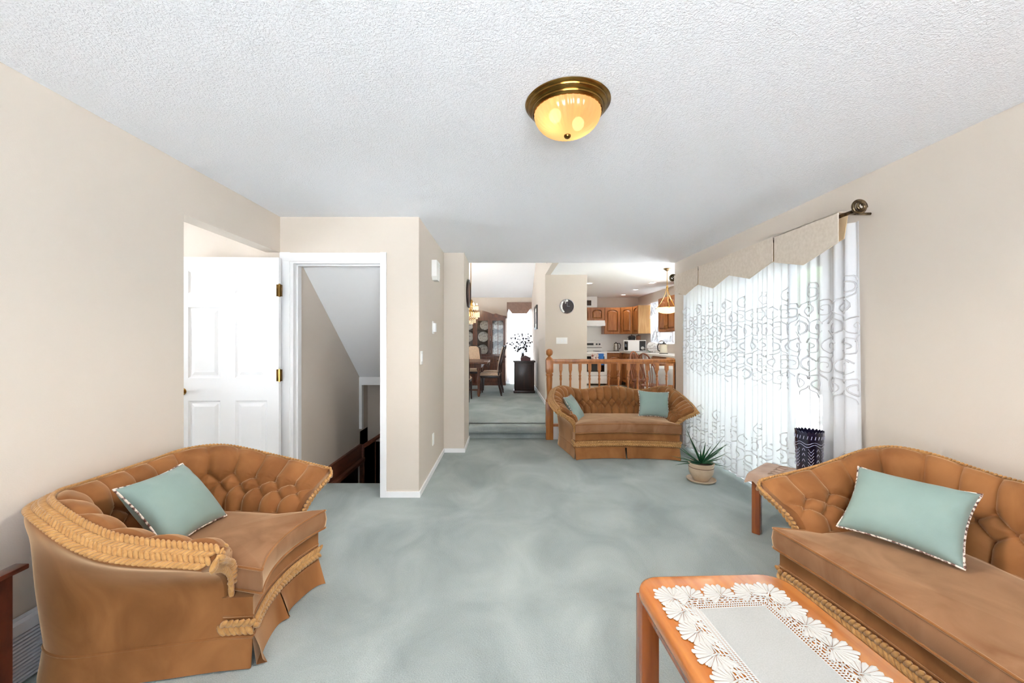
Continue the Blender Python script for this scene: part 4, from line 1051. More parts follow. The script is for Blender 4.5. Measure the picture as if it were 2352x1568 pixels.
dining_chair('dining_chair', 'cream seated high back dining chair drawn up sideways, nearer the step', (-.345, 8.80, ZU), 0)
dining_chair('dining_chair', 'cream seated high back dining chair half hidden behind its twin', (-.31, 9.36, ZU), 0)
dining_chair('dining_chair', 'dining chair with cream shield back at the hutch end of the table', (-.82, 9.98, ZU), PI / 2)
dining_chair('dining_chair', 'dark backed dining chair cut off by the pillar, back to the living room', (-.90, 7.95, ZU), -PI / 2)
tb = thing('dining_table', 'dark walnut dining table with turned pedestal legs', 'table', (-.90, 9.0, ZU))
slab(MB(), 1.08, 1.55, .12, .705, .745, .012).build('table_top', M_WALNUT, tb, 50)
MB().box(-.40, .40, -.62, .62, .62, .706).build('apron', M_WALNUT, tb)
for sx in (-1, 1):
    for sy in (-1, 1):
        MB().lathe([(.035, .62), (.045, .58), (.03, .54), (.026, .45), (.042, .38), (.046, .32), (.028, .27), (.024, .16), (.036, .12), (.03, .03), (.018, 0)], 14, (sx * .34, sy * .52, 0)).build('leg', M_WALNUT, tb, 50)
MB().box(-.34, .34, -.54, -.50, .13, .16).box(-.34, .34, .50, .54, .13, .16).box(-.02, .02, -.5, .5, .13, .16).build('stretcher', M_WALNUT, tb)
tag(MB().add([(-.46, 8.62, ZU + .747), (-.33, 8.60, ZU + .747), (-.33, 8.78, ZU + .747), (-.46, 8.80, ZU + .747), (-.355, 8.60, ZU + .750), (-.345, 8.6, ZU + .66), (-.345, 8.78, ZU + .66)], [(0, 1, 2, 3), (1, 5, 6, 2)]).build('paper_sheet', M_PAPER), 'white folded paper hanging over the dining table edge', 'paper')

hu = thing('china_hutch', 'walnut china hutch with arched crown and glass doors', 'china cabinet', (-.81, YD - .02, ZU))
W2 = .82
lo = MB().box(-W2, W2, -.45, 0, 0, .74).rbox(-W2 - .015, W2 + .015, -.47, 0, .74, .77, .005).box(-W2 - .01, W2 + .01, -.46, 0, 0, .07)
lo.build('buffet_base', M_WALNUT, hu, 40)
up = MB().box(-W2, -W2 + .03, -.34, 0, .77, 1.84).box(W2 - .03, W2, -.34, 0, .77, 1.84).box(-W2, W2, -.34, 0, 1.80, 1.86).box(-W2, W2, -.34, 0, .77, .80)
up.build('hutch_case', M_WALNUT, hu)
MB().box(-W2 + .03, W2 - .03, -.02, -.005, .8, 1.8).build('hutch_back', M_HUTCHIN, hu)
cx_ = np.linspace(-W2 - .03, W2 + .03, 61); ax_ = np.abs(cx_)
cz = 1.865 + np.where(ax_ < .50, .045 + .125 * np.cos(ax_ / .50 * PI / 2), np.where(ax_ < .62, .045 + .02 * np.sin((ax_ - .5) / .12 * PI), .045 * (1 - np.clip((ax_ - .62) / .2, 0, 1)) ** 1.5))
MB().prism([(-W2 - .03, 1.82)] + list(zip(cx_, cz)) + [(W2 + .03, 1.82)], -.385, 0, 'y').build('crown', M_WALNUT, hu)
for z in (1.14, 1.47): MB().box(-W2 + .03, W2 - .03, -.31, -.02, z - .008, z + .008).build('shelf', M_HUTCHIN, hu)
for k in range(4):
    x0 = -W2 + k * .41; x1 = x0 + .41
    d = MB().box(x0 + .005, x0 + .06, -.36, -.34, .80, 1.82).box(x1 - .06, x1 - .005, -.36, -.34, .80, 1.82).box(x0 + .06, x1 - .06, -.36, -.34, .80, .84).box(x0 + .06, x1 - .06, -.36, -.34, 1.74, 1.82)
    do = d.build('glass_door', M_WALNUT, hu)
    MB().box(x0 + .06, x1 - .06, -.352, -.348, .84, 1.74).build('pane', M_HGLASS, do)
    MB().box((x0 + x1) / 2 - .006, (x0 + x1) / 2 + .006, -.358, -.353, .84, 1.74).build('muntin', M_WALNUT, do) if k in (3,) else None
    dd = MB().rbox(x0 + .02, x1 - .02, -.472, -.45, .61, .73, .006).build('drawer', M_WALNUT, hu, 40)
    MB().sphere(((x0 + x1) / 2, -.485, .67), .014, 10, 8).build('knob', M_BRASS, dd, 180)
    ar = [(x0 + .03, .1), (x1 - .03, .1), (x1 - .03, .42)] + [((x0 + x1) / 2 + .175 * math.cos(a), .42 + .14 * math.sin(a)) for a in np.linspace(0, PI, 14)] + [(x0 + .03, .42)]
    MB().rbox(x0 + .012, x1 - .012, -.463, -.45, .085, .595, .004).prism(ar, -.476, -.462, 'y').build('cabinet_door', M_WALNUT, hu, 40)
plm = MB().lathe([(0, .012), (.06, .010), (.085, .004), (.135, -.008), (.14, -.006), (.135, 0), (.088, .012), (.06, .018), (0, .018)], 32).xf(Matrix.Rotation(math.radians(80), 4, 'X')).mesh('plate', M_PORC, 60)
spots = [(-.615, .80, 1.02, 'lowest', 'middle'), (-.60, 1.15, 1.05, 'centre', 'middle'), (-.56, 1.48, .95, 'top', 'middle'), (-.17, .80, 1.0, 'lowest', 'end'), (-.175, 1.15, 1.0, 'centre', 'end'), (-.17, 1.48, .95, 'top', 'end'),
         (-.335, .80, .62, 'lowest', 'end'), (-.335, 1.15, .72, 'centre', 'end'), (-.335, 1.48, .68, 'top', 'end'), (-1.02, 1.15, 1.05, 'centre', 'far'), (-1.0, .80, 1.0, 'lowest', 'far'), (-1.0, 1.48, .9, 'top', 'far')]
for (x, z, s_, sh, pn) in spots:
    o = link('dinner_plate', plm); o.location = (x, YD - (.075 if s_ < .8 else .14), ZU + z + .014 + .137 * s_); o.scale = (s_, s_, s_)
    where = {'middle': 'behind the hutch door next to the middle', 'end': 'behind the hutch end door by the window', 'far': 'behind the hutch door by the pillar'}[pn]
    tag(o, ('small' if s_ < .8 else 'large') + ' patterned plate on the ' + sh + ' shelf ' + where, 'plate', 'patterned plates in the hutch')

sb = thing('side_cabinet', 'squat espresso wooden cabinet against the dining partition', 'cabinet', (.44, 9.28, ZU))
MB().rbox(-.225, .225, -.21, .21, .05, .70, .004).build('body', M_EBONY, sb, 40)
MB().rbox(-.25, .25, -.235, .235, .70, .735, .008).build('cabinet_top', M_EBONY, sb, 40)
MB().rbox(-.245, .245, -.23, .23, 0, .055, .008).build('plinth', M_EBONY, sb, 40)
MB().rbox(-.19, .19, -.218, -.205, .10, .66, .004).build('side_panel', M_EBONY, sb, 40)
bx = thing('leather_box', 'oxblood keepsake box on the side cabinet', 'box', (.47, 9.16, ZU + .735))
MB().prism([(-.11, 0), (.11, 0), (.11, .07), (.0, .12), (-.11, .07)], -.07, .07, 'y').build('box_body', M_REDBOX, bx)
MB().rbox(-.115, .115, -.075, .075, .060, .072, .003).build('lid_band', M_EBONY, bx, 40)
fp_ = thing('floral_arrangement', 'dark twiggy silk flower arrangement on the side cabinet', 'flower arrangement', (.42, 9.36, ZU + .735))
MB().lathe([(0, 0), (.05, 0), (.06, .03), (.045, .09), (.03, .12), (.038, .14)], 18).build('vase', M_EBONY, fp_, 50)
ra_ = random.Random(21)
fm = MB().sphere((0, 0, 0), (.017, .017, .008), 8, 5).mesh('blossom', M_LEAFD, 180)
for k in range(11):
    a = -.9 + 1.8 * k / 10 + ra_.uniform(-.08, .08); Ln = ra_.uniform(.35, .62) * (1.1 - .3 * abs(a))
    t = np.linspace(0, 1, 9); pts = np.column_stack([np.sin(a) * Ln * t ** 1.2 * (1 if a < 0 else .6), .1 * ra_.uniform(-1, 1) * t, .1 + Ln * t * math.cos(a * .8)])
    stm = MB().tube(pts, .004 * (1 - .6 * t), 5).build('stem', M_LEAFD, fp_, 180)
    for j in range(7):
        i = 3 + int(j * .85); o = link('blossom', fm, stm); o.location = Vector(pts[min(i, 8)]) + Vector((ra_.uniform(-.03, .03), ra_.uniform(-.03, .03), ra_.uniform(-.03, .03)))
        o.rotation_euler = (ra_.uniform(0, 3), ra_.uniform(0, 3), 0); s_ = ra_.uniform(.9, 1.7); o.scale = (s_, s_, s_)
curtain('window_sheer', 'white sheer curtain over the tall dining room window', 0, 0, 0, 8, .018, 2.25, ZU + .03, [], (M_SHEER, M_EMBR), 9)
r_ = [o for o in col.objects if o.name.startswith('window_sheer')][0]
for ch_ in list(r_.children): bpy.data.objects.remove(ch_)
tt_ = np.linspace(0, 1, 140); zz_ = np.linspace(2.25, ZU + .03, 10)
T_, Z_ = np.meshgrid(tt_, zz_, indexing='ij')
MB().grid(np.stack([.05 + .69 * T_, YD - .07 + .018 * np.sin(T_ * 70) + .008 * np.sin(T_ * 31), Z_], -1)).build('cloth', M_SHEER, r_, 180)
MB().tube(np.column_stack([.05 + .69 * tt_, YD - .07 + .018 * np.sin(tt_ * 70) + .008 * np.sin(tt_ * 31), np.full(140, ZU + .04)]), .004, 5).build('hem', M_EMBR, r_, 180)
dv_ = thing('box_valance', 'mauve box valance with tapered sides above the dining window', 'valance', (0, 0, 0))
MB().prism([(.05, 2.44), (.735, 2.44), (.735, 2.27), (.70, 2.27), (.60, 2.13), (.20, 2.13), (.10, 2.27), (.05, 2.10)], YD - .13, YD - .12, 'y').build('front_board', M_DVAL, dv_)
MB().box(.05, .06, YD - .12, YD - .005, 2.0, 2.44).box(.05, .735, YD - .12, YD - .005, 2.43, 2.44).build('returns', M_DVAL, dv_)
pf = thing('picture_frame', 'black framed picture on the dining side of the partition', 'picture', (XP, 9.5, 1.92))
MB().box(-.03, 0, -.36, -.31, -.28, .28).box(-.03, 0, .31, .36, -.28, .28).box(-.03, 0, -.31, .31, .23, .28).box(-.03, 0, -.31, .31, -.28, -.23).build('frame', M_BLACK, pf)
MB().box(-.012, 0, -.31, .31, -.23, .23).build('mat_board', M_PAPER, pf)
MB().box(-.014, -.012, -.2, .2, -.14, .14).build('print', M_COPPER, pf)

cd = thing('crystal_chandelier', 'lit tiered crystal chandelier over the dining table', 'chandelier', (-.79, 9.2, 1.62))
MB().tube([(0, 0, .62), (0, 0, 1.95)], .008, 8).build('chain', M_GOLD, cd, 60)
MB().lathe([(.03, .70), (.05, .66), (.03, .60), (.04, .5), (.03, .40), (.045, .34), (.02, .3)], 16).build('column', M_GOLD, cd, 50)
q = np.linspace(0, 2 * PI, 40)
for rr_, z in ((.17, .56), (.20, .42), (.11, .26)): MB().tube(np.column_stack([rr_ * np.cos(q), rr_ * np.sin(q), np.full(40, z)]), .006, 6).build('ring', M_GOLD, cd, 60)
cr_ = MB()
for rr_, z, nn_, dl_ in ((.17, .55, 22, .10), (.20, .41, 26, .12), (.155, .40, 18, .15), (.11, .25, 16, .10), (.05, .22, 8, .1)):
    for k in range(nn_):
        a = k * 2 * PI / nn_; x, y = rr_ * math.cos(a), rr_ * math.sin(a)
        for j in range(int(dl_ / .03)):
            zc_ = z - .015 - j * .03; s_ = .011
            cr_.add([(x, y, zc_ + .014), (x + s_, y, zc_), (x, y + s_, zc_), (x - s_, y, zc_), (x, y - s_, zc_), (x, y, zc_ - .014)], [(0, 1, 2), (0, 2, 3), (0, 3, 4), (0, 4, 1), (5, 2, 1), (5, 3, 2), (5, 4, 3), (5, 1, 4)])
o = cr_.build('crystal_drops', M_CRYSTAL, cd); o['kind'] = 'stuff'
for k in range(6):
    a = k * PI / 3; MB().lathe([(0, .05), (.008, .04), (.013, .02), (.01, 0), (0, 0)], 10, (.14 * math.cos(a), .14 * math.sin(a), .57)).build('candle_bulb', M_BULB, cd, 180)
def lamp_light(name, parent, loc, kind, e, c, size=.05, spot=None, rot=None):
    l = bpy.data.lights.new(name, kind); l.energy = e; l.color = c
    if kind in ('POINT', 'SPOT'): l.shadow_soft_size = size
    if spot: l.spot_size = spot; l.spot_blend = .6
    o = bpy.data.objects.new(name, l); col.objects.link(o); o.parent = parent; o.location = loc
    return o
lamp_light('ceiling_lamp_light', fl_, (0, 0, -.20), 'SPOT', 70, (1, .93, .83), .10, math.radians(165))
lamp_light('chandelier_light', cd, (0, 0, .66), 'POINT', 15, (1, .82, .6), .08)

# ------------------------------------------------------------------ kitchen
def arch_door(parent, w, h, M4, arch=True, name='cabinet_door', handle=None):
    """raised panel door, local x across, z up, front towards -y, lower left corner at the origin"""
    t = .02; st = .055
    d = MB().rbox(0.002, w - .002, -t, 0, 0.002, h - .002, .004)
    ix0, ix1, iz0, iz1 = st, w - st, st, h - st
    if arch:
        rise = min(.07, (ix1 - ix0) * .28)
        top = [((ix0 + ix1) / 2 + (ix1 - ix0) / 2 * math.cos(a), iz1 - rise + rise * math.sin(a)) for a in np.linspace(0, PI, 13)]
    else: top = [(ix1, iz1), (ix0, iz1)]
    loop = [(ix0, iz0), (ix1, iz0)] + top
    c = ((ix0 + ix1) / 2, (iz0 + iz1) / 2)
    def ins(k): return [(x + (c[0] - x) / max(abs(c[0] - x), .03) * min(k, abs(c[0] - x)), z + (c[1] - z) / max(abs(c[1] - z), .03) * min(k, abs(c[1] - z))) for x, z in loop]
    L0 = [(x, -t - .001, z) for x, z in loop]; L1 = [(x, -t + .012, z) for x, z in ins(.006)]; L2 = [(x, -t + .012, z) for x, z in ins(.014)]; L3 = [(x, -t - .004, z) for x, z in ins(.04)]
    p = MB()
    for A_, B_ in ((L1, L2), (L2, L3)):
        n_ = len(A_)
        for i in range(n_): p.add([A_[i], A_[(i + 1) % n_], B_[(i + 1) % n_], B_[i]], [(0, 1, 2, 3)])
    p.add(L3, [tuple(range(len(L3)))])
    # frame: rails and stiles standing proud of the panel groove
    fr_ = MB().box(0.002, st, -t - .008, -t, 0.002, h - .002).box(w - st, w - .002, -t - .008, -t, 0.002, h - .002).box(st, w - st, -t - .008, -t, 0.002, iz0)
    rail = [(ix0, h - .002), (ix0, top[-1][1])] + top[::-1][1:-1] + [(ix1, top[0][1]), (ix1, h - .002)] if arch else [(ix0, iz1), (ix1, iz1), (ix1, h - .002), (ix0, h - .002)]
    fr_.prism(rail, -t - .008, -t, 'y')
    do = MB(); do.add(fr_.v, fr_.f); do.box(0.002, w - .002, -t + .012, 0, .002, h - .002)
    do.xf(M4); ob = do.build(name, M_OAK, parent)
    p.xf(M4).build('raised_panel', M_OAK, ob)
    if handle is not None:
        MB().tube([(handle, -t - .008, .05), (handle, -t - .032, .06), (handle, -t - .032, .12), (handle, -t - .008, .13)], .005, 6).xf(M4).build('handle', M_BRASS, ob, 60)
    return ob
def Mface(x, y, z, nx, ny):
    """door frame matrix: front normal (nx, ny) ; local x runs to the right seen from the front"""
    n = Vector((nx, ny, 0)).normalized(); r = Vector((-n.y, n.x, 0))
    return Matrix(((r.x, -n.x, 0, x), (r.y, -n.y, 0, y), (0, 0, 1, z), (0, 0, 0, 1)))
UZ0, UZ1 = 1.56, 2.29
c1 = thing('wall_cabinet', 'short oak wall cabinet above the white range hood', 'cabinet', (0, 0, 0), 0, 'oak wall cabinets')
MB().box(1.96, 2.718, 10.96, 11.275, 1.93, UZ1).build('carcass', M_OAK, c1)
for k in range(2): arch_door(c1, .379, UZ1 - 1.93, Mface(1.96 + k * .379, 10.96, 1.93, 0, -1))
c2 = thing('wall_cabinet', 'tall oak wall cabinet with arched door beside the range hood', 'cabinet', (0, 0, 0), 0, 'oak wall cabinets')
MB().box(2.722, 3.168, 10.96, 11.275, UZ0, UZ1).build('carcass', M_OAK, c2)
arch_door(c2, .41, UZ1 - UZ0 - .02, Mface(2.745, 10.96, UZ0 + .01, 0, -1))
c3 = thing('wall_cabinet', 'diagonal oak corner wall cabinet with arched door', 'cabinet', (0, 0, 0), 0, 'oak wall cabinets')
MB().prism([(3.172, 11.275), (3.172, 10.96), (3.45, 10.682), (3.765, 10.682), (3.765, 11.275)], UZ0, UZ1, 'z').build('carcass', M_OAK, c3)
arch_door(c3, .34, UZ1 - UZ0 - .02, Mface(3.172 + .02, 10.96 - .02, UZ0 + .01, -.7071, -.7071))
c4 = thing('wall_cabinet', 'narrow oak wall cabinet with pale end panel beside the kitchen window', 'cabinet', (0, 0, 0), 0, 'oak wall cabinets')
MB().box(3.45, 3.765, 10.27, 10.678, UZ0, UZ1).build('carcass', M_OAK, c4)
MB().box(3.43, 3.765, 10.255, 10.27, UZ0, UZ1).build('end_panel', M_OAKP, c4)
arch_door(c4, .39, UZ1 - UZ0 - .02, Mface(3.45, 10.67, UZ0 + .01, -1, 0))
c5 = thing('wall_cabinet', 'double door oak wall cabinet hanging behind the pendant lamp', 'cabinet', (0, 0, 0), 0, 'oak wall cabinets')
MB().box(3.45, 3.765, 8.0, 8.9, UZ0, UZ1 + .02).build('carcass', M_OAK, c5)
for k in range(2): arch_door(c5, .44, UZ1 - UZ0, Mface(3.45, 8.895 - k * .445, UZ0 + .01, -1, 0), handle=.40 if k == 0 else .04)
cr5 = thing('base_cabinet', 'oak base cabinet between the stove and the counter corner', 'cabinet', (0, 0, 0), 0, 'oak base cabinets')
MB().box(2.722, 3.14, 10.68, 11.275, ZU + .1, 1.05).box(2.722, 3.14, 10.74, 11.275, ZU, ZU + .1).build('carcass', M_OAK, cr5)
arch_door(cr5, .40, .72, Mface(2.73, 10.68, ZU + .12, 0, -1))
for k, (ya, yb, lab) in enumerate(((9.92, 10.64, 'oak base cabinet in the counter corner'), (9.16, 9.915, 'oak base cabinet beside the white dishwasher'), (7.8, 8.54, 'oak base cabinet behind the windsor chair'))):
    c = thing('base_cabinet', lab, 'cabinet', (0, 0, 0), 0, 'oak base cabinets')
    MB().box(3.16, 3.765, ya, yb, ZU + .1, 1.05).box(3.22, 3.765, ya, yb, ZU, ZU + .1).build('carcass', M_OAK, c)
    for j in range(2): arch_door(c, (yb - ya) / 2 - .005, .72, Mface(3.16, yb - j * (yb - ya) / 2, ZU + .12, -1, 0))
dwr = thing('dishwasher', 'white built in dishwasher under the kitchen counter', 'dishwasher', (3.17, 8.85, ZU))
MB().rbox(-.01, .55, -.295, .295, .1, .865, .004).build('body', M_ENAMEL, dwr, 40)
MB().rbox(-.02, -.008, -.29, .29, .75, .86, .003).build('control_panel', M_ENAMEL, dwr, 40)
MB().box(.04, .5, -.29, .29, 0, .1).build('kick_plate', M_BLACK, dwr)
ctp = MB().prism([(2.722, 11.28), (2.722, 10.63), (3.06, 10.63), (3.12, 10.57), (3.12, 7.1), (3.768, 7.1), (3.768, 11.28)], 1.052, 1.09, 'z')
tag(ctp.build('kitchen_counter', M_COUNTER), 'white laminate counter running round the kitchen corner', 'countertop')
bs = MB()
struct('wall_backsplash', MB().box(1.6, XK - .003, YK - .012, YK - .001, 1.09, UZ0 + .3).box(XK - .012, XK - .001, 10.25, YK - .012, 1.09, UZ0), M_ENAMEL, 'white backsplash behind the counter')

sv = thing('electric_stove', 'white electric stove with black oven window and hanging towels', 'stove', (2.34, 10.62, ZU))
MB().rbox(-.378, .378, 0, .64, .05, .905, .006).build('body', M_ENAMEL, sv, 40)
MB().rbox(-.378, .378, .55, .64, .905, 1.19, .01).build('backguard', M_ENAMEL, sv, 40)
MB().box(-.37, .37, .545, .55, 1.0, 1.012).box(-.14, .14, .543, .55, 1.07, 1.13).build('clock_panel', M_BLACK, sv)
for x in (-.31, -.23, .23, .31): MB().lathe([(0, .03), (.02, .028), (.026, 0), (0, 0)], 14).xf(Matrix.Translation((x, .55, 1.10)) @ Matrix.Rotation(PI / 2, 4, 'X')).build('knob', M_BLACK, sv, 40)
ov_ = MB().rbox(-.372, .372, -.03, 0, .27, .88, .006).build('oven_door', M_ENAMEL, sv, 40)
MB().box(-.30, .30, -.034, -.029, .37, .78).build('oven_window', M_BLACKG, ov_)
MB().tube([(-.32, -.075, .84), (.32, -.075, .84)], .012, 8).tube([(-.3, -.03, .84), (-.3, -.075, .84)], .01, 6).tube([(.3, -.03, .84), (.3, -.075, .84)], .01, 6).build('door_handle', M_ENAMEL, ov_, 60)
MB().rbox(-.372, .372, -.028, 0, .06, .255, .006).build('warming_drawer', M_ENAMEL, sv, 40)
for x, y in ((-.18, .15), (.18, .15), (-.18, .40), (.18, .40)): MB().lathe([(0, .012), (.08, .012), (.09, 0)], 20, (x, y, .905)).build('burner', M_BLACK, sv, 40)
def towel(label, x0, x1, zb, m):
    t = thing('dish_towel', label, 'towel', (2.34, 10.62, ZU))
    P_ = []
    for x in np.linspace(x0, x1, 10):
        P_.append([(x, -.06 + .002 * math.sin(60 * x), zb + .12), (x, -.062, .84), (x, -.075, .857), (x, -.09 , .845), (x, -.094 + .004 * math.sin(55 * x), .7), (x, -.096 + .006 * math.sin(50 * x), zb)])
    MB().grid(np.array(P_)).build('towel_cloth', m, t, 180); return t
towel('red and white patterned towel on the oven handle', -.06, .13, .62, M_TOWELP)
towel('blue towel on the oven handle', .13, .27, .55, M_BLUE)
hd2 = thing('range_hood', 'white range hood under the short oak cabinet', 'range hood', (2.34, 11.275, 1.78))
MB().prism([(-.48, .0), (-.48, .06), (-.42, .148), (0, .148), (0, 0)], -.378, .378, 'x').build('hood_shell', M_ENAMEL, hd2)
MB().box(-.3, .3, -.42, -.1, -.004, 0).build('filter', M_STEEL, hd2)
sf = thing('vent_chase', 'white boxed vent chase above the wall cabinets', 'vent', (2.36, 11.275, UZ1))
MB().box(-.4, .19, -.26, 0, 0, UC - UZ1 - .002).build('chase', M_PLASTIC, sf)
MB().box(-.10, .02, -.275, -.26, .06, .20).build('grille_frame', M_BLACK, sf)
for k in range(4): MB().box(-.085, .005, -.279, -.275, .08 + k * .03, .09 + k * .03).build('louvre', M_COPPER, sf)

mw = thing('microwave', 'white microwave with black door window on the counter corner', 'microwave', (3.36, 10.35, 1.09), math.radians(-14))
MB().rbox(-.27, .27, -.18, .18, .012, .30, .008).build('case', M_ENAMEL, mw, 40)
MB().rbox(-.258, -.17, -.186, -.178, .04, .27, .003).build('door_window', M_BLACKG, mw, 40)
MB().rbox(.11, .26, -.186, -.178, .03, .28, .003).build('control_panel', M_BLACK, mw, 40)
MB().lathe([(0, .02), (.035, .018), (.04, 0)], 20).xf(Matrix.Translation((.185, -.186, .10)) @ Matrix.Rotation(PI / 2, 4, 'X')).build('dial', M_STEEL, mw, 40)
MB().box(-.26, .26, -.17, .17, 0, .012).build('feet', M_BLACK, mw)
pt = thing('black_pot', 'black cooking pot on top of the microwave', 'pot', (3.30, 10.38, 1.392))
MB().lathe([(0, 0), (.08, 0), (.085, .01), (.085, .09), (.09, .095), (.06, .115), (.012, .12), (.014, .135), (0, .14)], 24).build('pot_body', M_BLACK, pt, 40)
for sg in (-1, 1): MB().tube([(sg * .083, -.02, .07), (sg * .11, -.02, .075), (sg * .11, .02, .075), (sg * .083, .02, .07)], .006, 6).build('handle', M_BLACK, pt, 60)
cn = thing('canister', 'brown canister on top of the microwave', 'canister', (3.47, 10.36, 1.392))
MB().lathe([(0, 0), (.055, 0), (.057, .01), (.057, .10), (.05, .105)], 24).build('canister_body', M_COPPER, cn, 40)
MB().lathe([(.052, .104), (.059, .104), (.059, .12), (.02, .125), (0, .14)], 24).build('lid', M_EBONY, cn, 40)
def kettle(name, label, loc, m, s=1.0, rz=0):
    k = thing(name, label, 'kettle', loc, rz)
    MB().lathe([(0, 0), (.075 * s, 0), (.078 * s, .01), (.074 * s, .10), (.062 * s, .19), (.055 * s, .205)], 24).build('kettle_body', m, k, 40)
    MB().lathe([(.057 * s, .203), (.05 * s, .22), (.014, .228), (.016, .245), (0, .25)], 20).build('lid', M_BLACK, k, 40)
    MB().tube([(.05 * s, 0, .21), (.10 * s, 0, .215), (.125 * s, 0, .16), (.115 * s, 0, .08), (.078 * s, 0, .05)], .011, 8).build('handle', M_BLACK, k, 60)
    MB().tube([(-.06 * s, 0, .15), (-.09 * s, 0, .19), (-.105 * s, 0, .20)], [.02, .014, .010], 8).build('spout', m, k, 60)
    MB().lathe([(0, -.002), (.085 * s, -.002), (.085 * s, .012), (.07 * s, .014)], 24).build('power_base', M_BLACK, k, 40)
    return k
kettle('electric_kettle', 'steel electric kettle with black handle beside the stove', (3.03, 10.88, 1.093), M_STEEL)
kettle('electric_kettle', 'cream electric kettle under the kitchen window near the sink', (3.43, 8.62, 1.093), mat('cream_enamel', srgb(228, 222, 204), 0.25), 1.05, PI)
tag(MB().rbox(2.76, 3.06, 10.66, 10.79, 1.091, 1.10, .003).build('cutting_board', M_BLACK, None, 40), 'thin black cutting board on the counter beside the stove', 'cutting board')
dk = thing('dish_rack', 'wire dish rack beside the kitchen sink', 'dish rack', (3.44, 9.3, 1.09))
for z in (.01, .11):
    MB().tube([(-.16, -.2, z), (.16, -.2, z), (.16, .2, z), (-.16, .2, z)], .005, 6, closed=True).build('rim_wire', M_CHROME, dk, 60)
for k in range(9): MB().tube([(-.16, -.18 + k * .045, .11), (-.155, -.18 + k * .045, .01), (.155, -.18 + k * .045, .01), (.16, -.18 + k * .045, .11)], .003, 5).build('wire', M_CHROME, dk, 60)
for k, (y, lab) in enumerate(((9.2, 'white plate standing nearest in the dish rack'), (9.29, 'second white plate standing in the dish rack'))):
    o = link('dinner_plate', plm); o.location = (3.42, y, 1.105 + .12); o.scale = (.85, .85, .85); o.rotation_euler = (0, 0, .2); tag(o, lab, 'plate')
gb = thing('green_bowl', 'green plastic bowl in the dish rack', 'bowl', (3.44, 9.40, 1.108))
MB().lathe([(0, 0), (.04, 0), (.07, .03), (.085, .075), (.08, .075), (.065, .032), (0, .006)], 24).build('bowl_body', M_GREEN, gb, 60)
fc = thing('kitchen_faucet', 'tall curved steel faucet below the kitchen window', 'faucet', (3.62, 9.0, 1.09))
q = np.linspace(0, PI, 16); MB().tube(np.vstack([[(0, 0, 0)], [(0, 0, .2)], np.column_stack([-.08 + .08 * np.cos(q), 0 * q, .2 + .08 * np.sin(q)])]), .011, 8).build('spout', M_CHROME, fc, 60)
MB().lathe([(0, 0), (.03, 0), (.03, .02), (.014, .03)], 16).build('base', M_CHROME, fc, 40)
kc = thing('cafe_curtain', 'bluish lace curtain over the kitchen window', 'curtain', (0, 0, 0))
t_ = np.linspace(0, 1, 120); z_ = np.linspace(2.33, 1.32, 12); T_, Z_ = np.meshgrid(t_, z_, indexing='ij')
MB().grid(np.stack([XK - .03 - .014 * np.sin(T_ * 75) - .006 * np.sin(T_ * 31 + Z_ * 4), 8.85 + 1.40 * T_, Z_ + .03 * np.abs(np.sin(T_ * 24)) * (Z_ < 1.4)], -1)).build('lace_cloth', M_SHEERK, kc, 180)
em_ = MB()
for k in range(70):
    y, z, s_ = 8.92 + 1.25 * ((k * .618) % 1), 1.42 + .8 * ((k * .377) % 1), .04 + .03 * ((k * .77) % 1)
    q = np.linspace(0, 1, 12); em_.tube(np.column_stack([np.full(12, XK - .058), y + s_ * np.cos(2.5 * q + k), z + s_ * 1.4 * np.sin(2.5 * q + k * 1.3)]), .008, 4)
e_ = em_.build('lace_motifs', M_EMBR, kc, 180); e_['kind'] = 'stuff'
MB().tube([(XK - .03, 8.83, 2.335), (XK - .03, 10.24, 2.335)], .008, 8).build('tension_rod', M_WHITE, kc, 60)

for i, (x, y, lab) in enumerate(((1.80, 8.5, 'recessed ceiling light nearest the partition'), (3.11, 8.44, 'recessed kitchen ceiling light closest to the pendant'), (3.125, 9.53, 'middle recessed kitchen ceiling light'), (3.15, 10.6, 'recessed ceiling light above the corner cabinets'))):
    rc = thing('recessed_light', lab, 'recessed light', (x, y, UC), 0, 'recessed kitchen lights')
    MB().lathe([(.055, -.001), (.085, -.001), (.088, -.006), (.055, -.008)], 28).build('trim_ring', M_WHITE, rc, 40)
    MB().lathe([(0, -.003), (.056, -.003)], 28).build('lens', M_LED, rc)
    lamp_light('recessed_light_beam', rc, (0, 0, -.03), 'SPOT', 10, (1, .95, .88), .06, math.radians(150))
pl = thing('pendant_lamp', 'brass pendant lamp with frosted bowl shade in the kitchen', 'pendant lamp', (2.76, 6.78, 1.81))
MB().lathe([(.0, .79), (.06, .79), (.062, .775), (.04, .76), (.012, .74), (.0, .74)], 20).build('canopy', M_PEWTER, pl, 40)
MB().tube([(0, 0, .48), (0, 0, .75)], .006, 8).build('rod', M_GOLD, pl, 60)
MB().lathe([(0, .50), (.014, .49), (.018, .475), (.014, .46), (.0, .45)], 14).build('hub', M_GOLD, pl, 60)
for k in range(3):
    a = k * 2 * PI / 3 + .3; t_ = np.linspace(0, 1, 12); rad_ = .01 + .165 * t_ ** 1.6
    MB().tube(np.column_stack([rad_ * math.cos(a), rad_ * math.sin(a), .47 - .35 * t_]), .006, 6).sphere((.19 * math.cos(a), .19 * math.sin(a), .118), .011, 8, 6).build('arm', M_GOLD, pl, 60)
pb = [(.178 * math.cos(PI / 2 * q) ** .8 if q < 1 else 0.0005, .115 - .095 * math.sin(PI / 2 * q)) for q in np.linspace(0, 1, 14)]
MB().lathe([(.182, .12)] + pb, 40).build('glass_bowl', M_LAMPGLASS, pl, 180)
for k in range(2): MB().sphere((-.04 + .08 * k, 0, .10), .022, 12, 8).build('bulb', M_BULB, pl, 180)
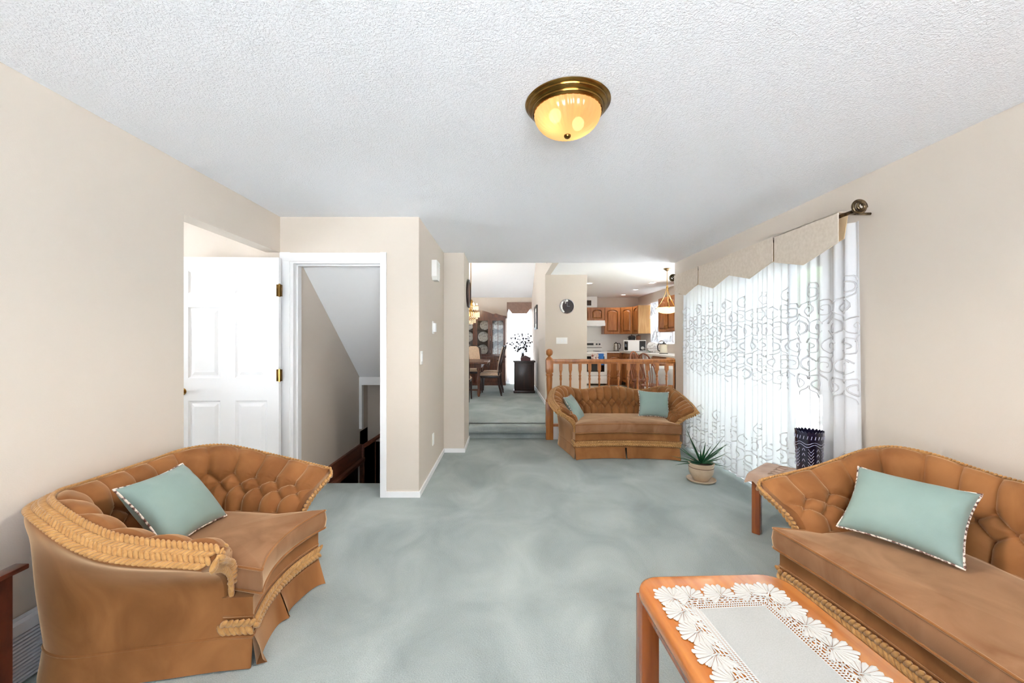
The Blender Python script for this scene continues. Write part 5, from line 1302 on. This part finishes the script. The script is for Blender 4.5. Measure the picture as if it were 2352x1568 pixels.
lamp_light('pendant_light', pl, (0, 0, .24), 'POINT', 3, (1, .85, .65), .06)

# dinette
dn = thing('dinette_table', 'round dinette table under a white cloth behind the railing', 'table', (2.98, 6.95, ZU))
MB().lathe([(0, .72), (.44, .72), (.455, .705), (.44, .69), (0, .69)], 40).build('table_top', M_CANE, dn, 40)
MB().lathe([(.05, .69), (.035, .5), (.06, .35), (.04, .15), (.2, .04), (.22, 0)], 20).build('pedestal', M_CANE, dn, 40)
tc_ = thing('table_linen', 'white tablecloth on the round dinette table', 'tablecloth', (2.98, 6.95, ZU))
A_ = np.linspace(0, 2 * PI, 96, endpoint=False)
MB().grid(np.array([[(r_ * (1 + w_ * .05 * math.sin(9 * a)) * math.cos(a), r_ * (1 + w_ * .05 * math.sin(9 * a)) * math.sin(a), z) for r_, z, w_ in ((.001, .724, 0), (.44, .724, 0), (.462, .715, .1), (.475, .62, .7), (.485, .46, 1))] for a in A_]), closed_u=True).build('cloth', M_LINEN, tc_, 180)
def windsor(label, loc, rz):
    r = thing('windsor_chair', label, 'chair', loc, rz, 'windsor chairs')
    MB().lathe([(0, .44), (.19, .44), (.21, .45), (.205, .465), (.1, .455), (0, .452)], 24).build('seat', M_CANE, r, 40)
    for sx in (-1, 1):
        for sy in (-1, 1): MB().tube([(sx * .12, sy * .12, .445), (sx * .165, sy * .165, .2), (sx * .2, sy * .2, 0)], [.014, .02, .012], 8).build('leg', M_CANE, r, 60)
    MB().tube([(-.16, .15, .2), (.16, .15, .2)], .009, 6).tube([(-.16, -.15, .2), (.16, -.15, .2)], .009, 6).tube([(0, -.15, .2), (0, .15, .2)], .009, 6).build('stretcher', M_CANE, r, 60)
    q = np.linspace(0, PI, 24); hp = np.column_stack([.19 * np.cos(q) , .14 + .16 * np.sin(q) ** .8 * .8, .46 + .52 * np.sin(q) ** .75])
    MB().tube(hp, .013, 8).build('hoop_back', M_CANE, r, 60)
    for k in range(7):
        x = -.13 + k * .0433; i = int(np.argmin(np.abs(hp[:, 0] - x) + (np.arange(24) < 1) * 9))
        MB().tube([(x * .75, .155, .455), tuple(hp[i])], .006, 6).build('spindle', M_CANE, r, 60)
    return r
windsor('maple hoop back windsor chair seen through the railing, turned towards the dinette', (2.46, 6.55, ZU), math.radians(120))
windsor('maple windsor chair tucked at the far side of the dinette', (2.62, 7.45, ZU), math.radians(35))
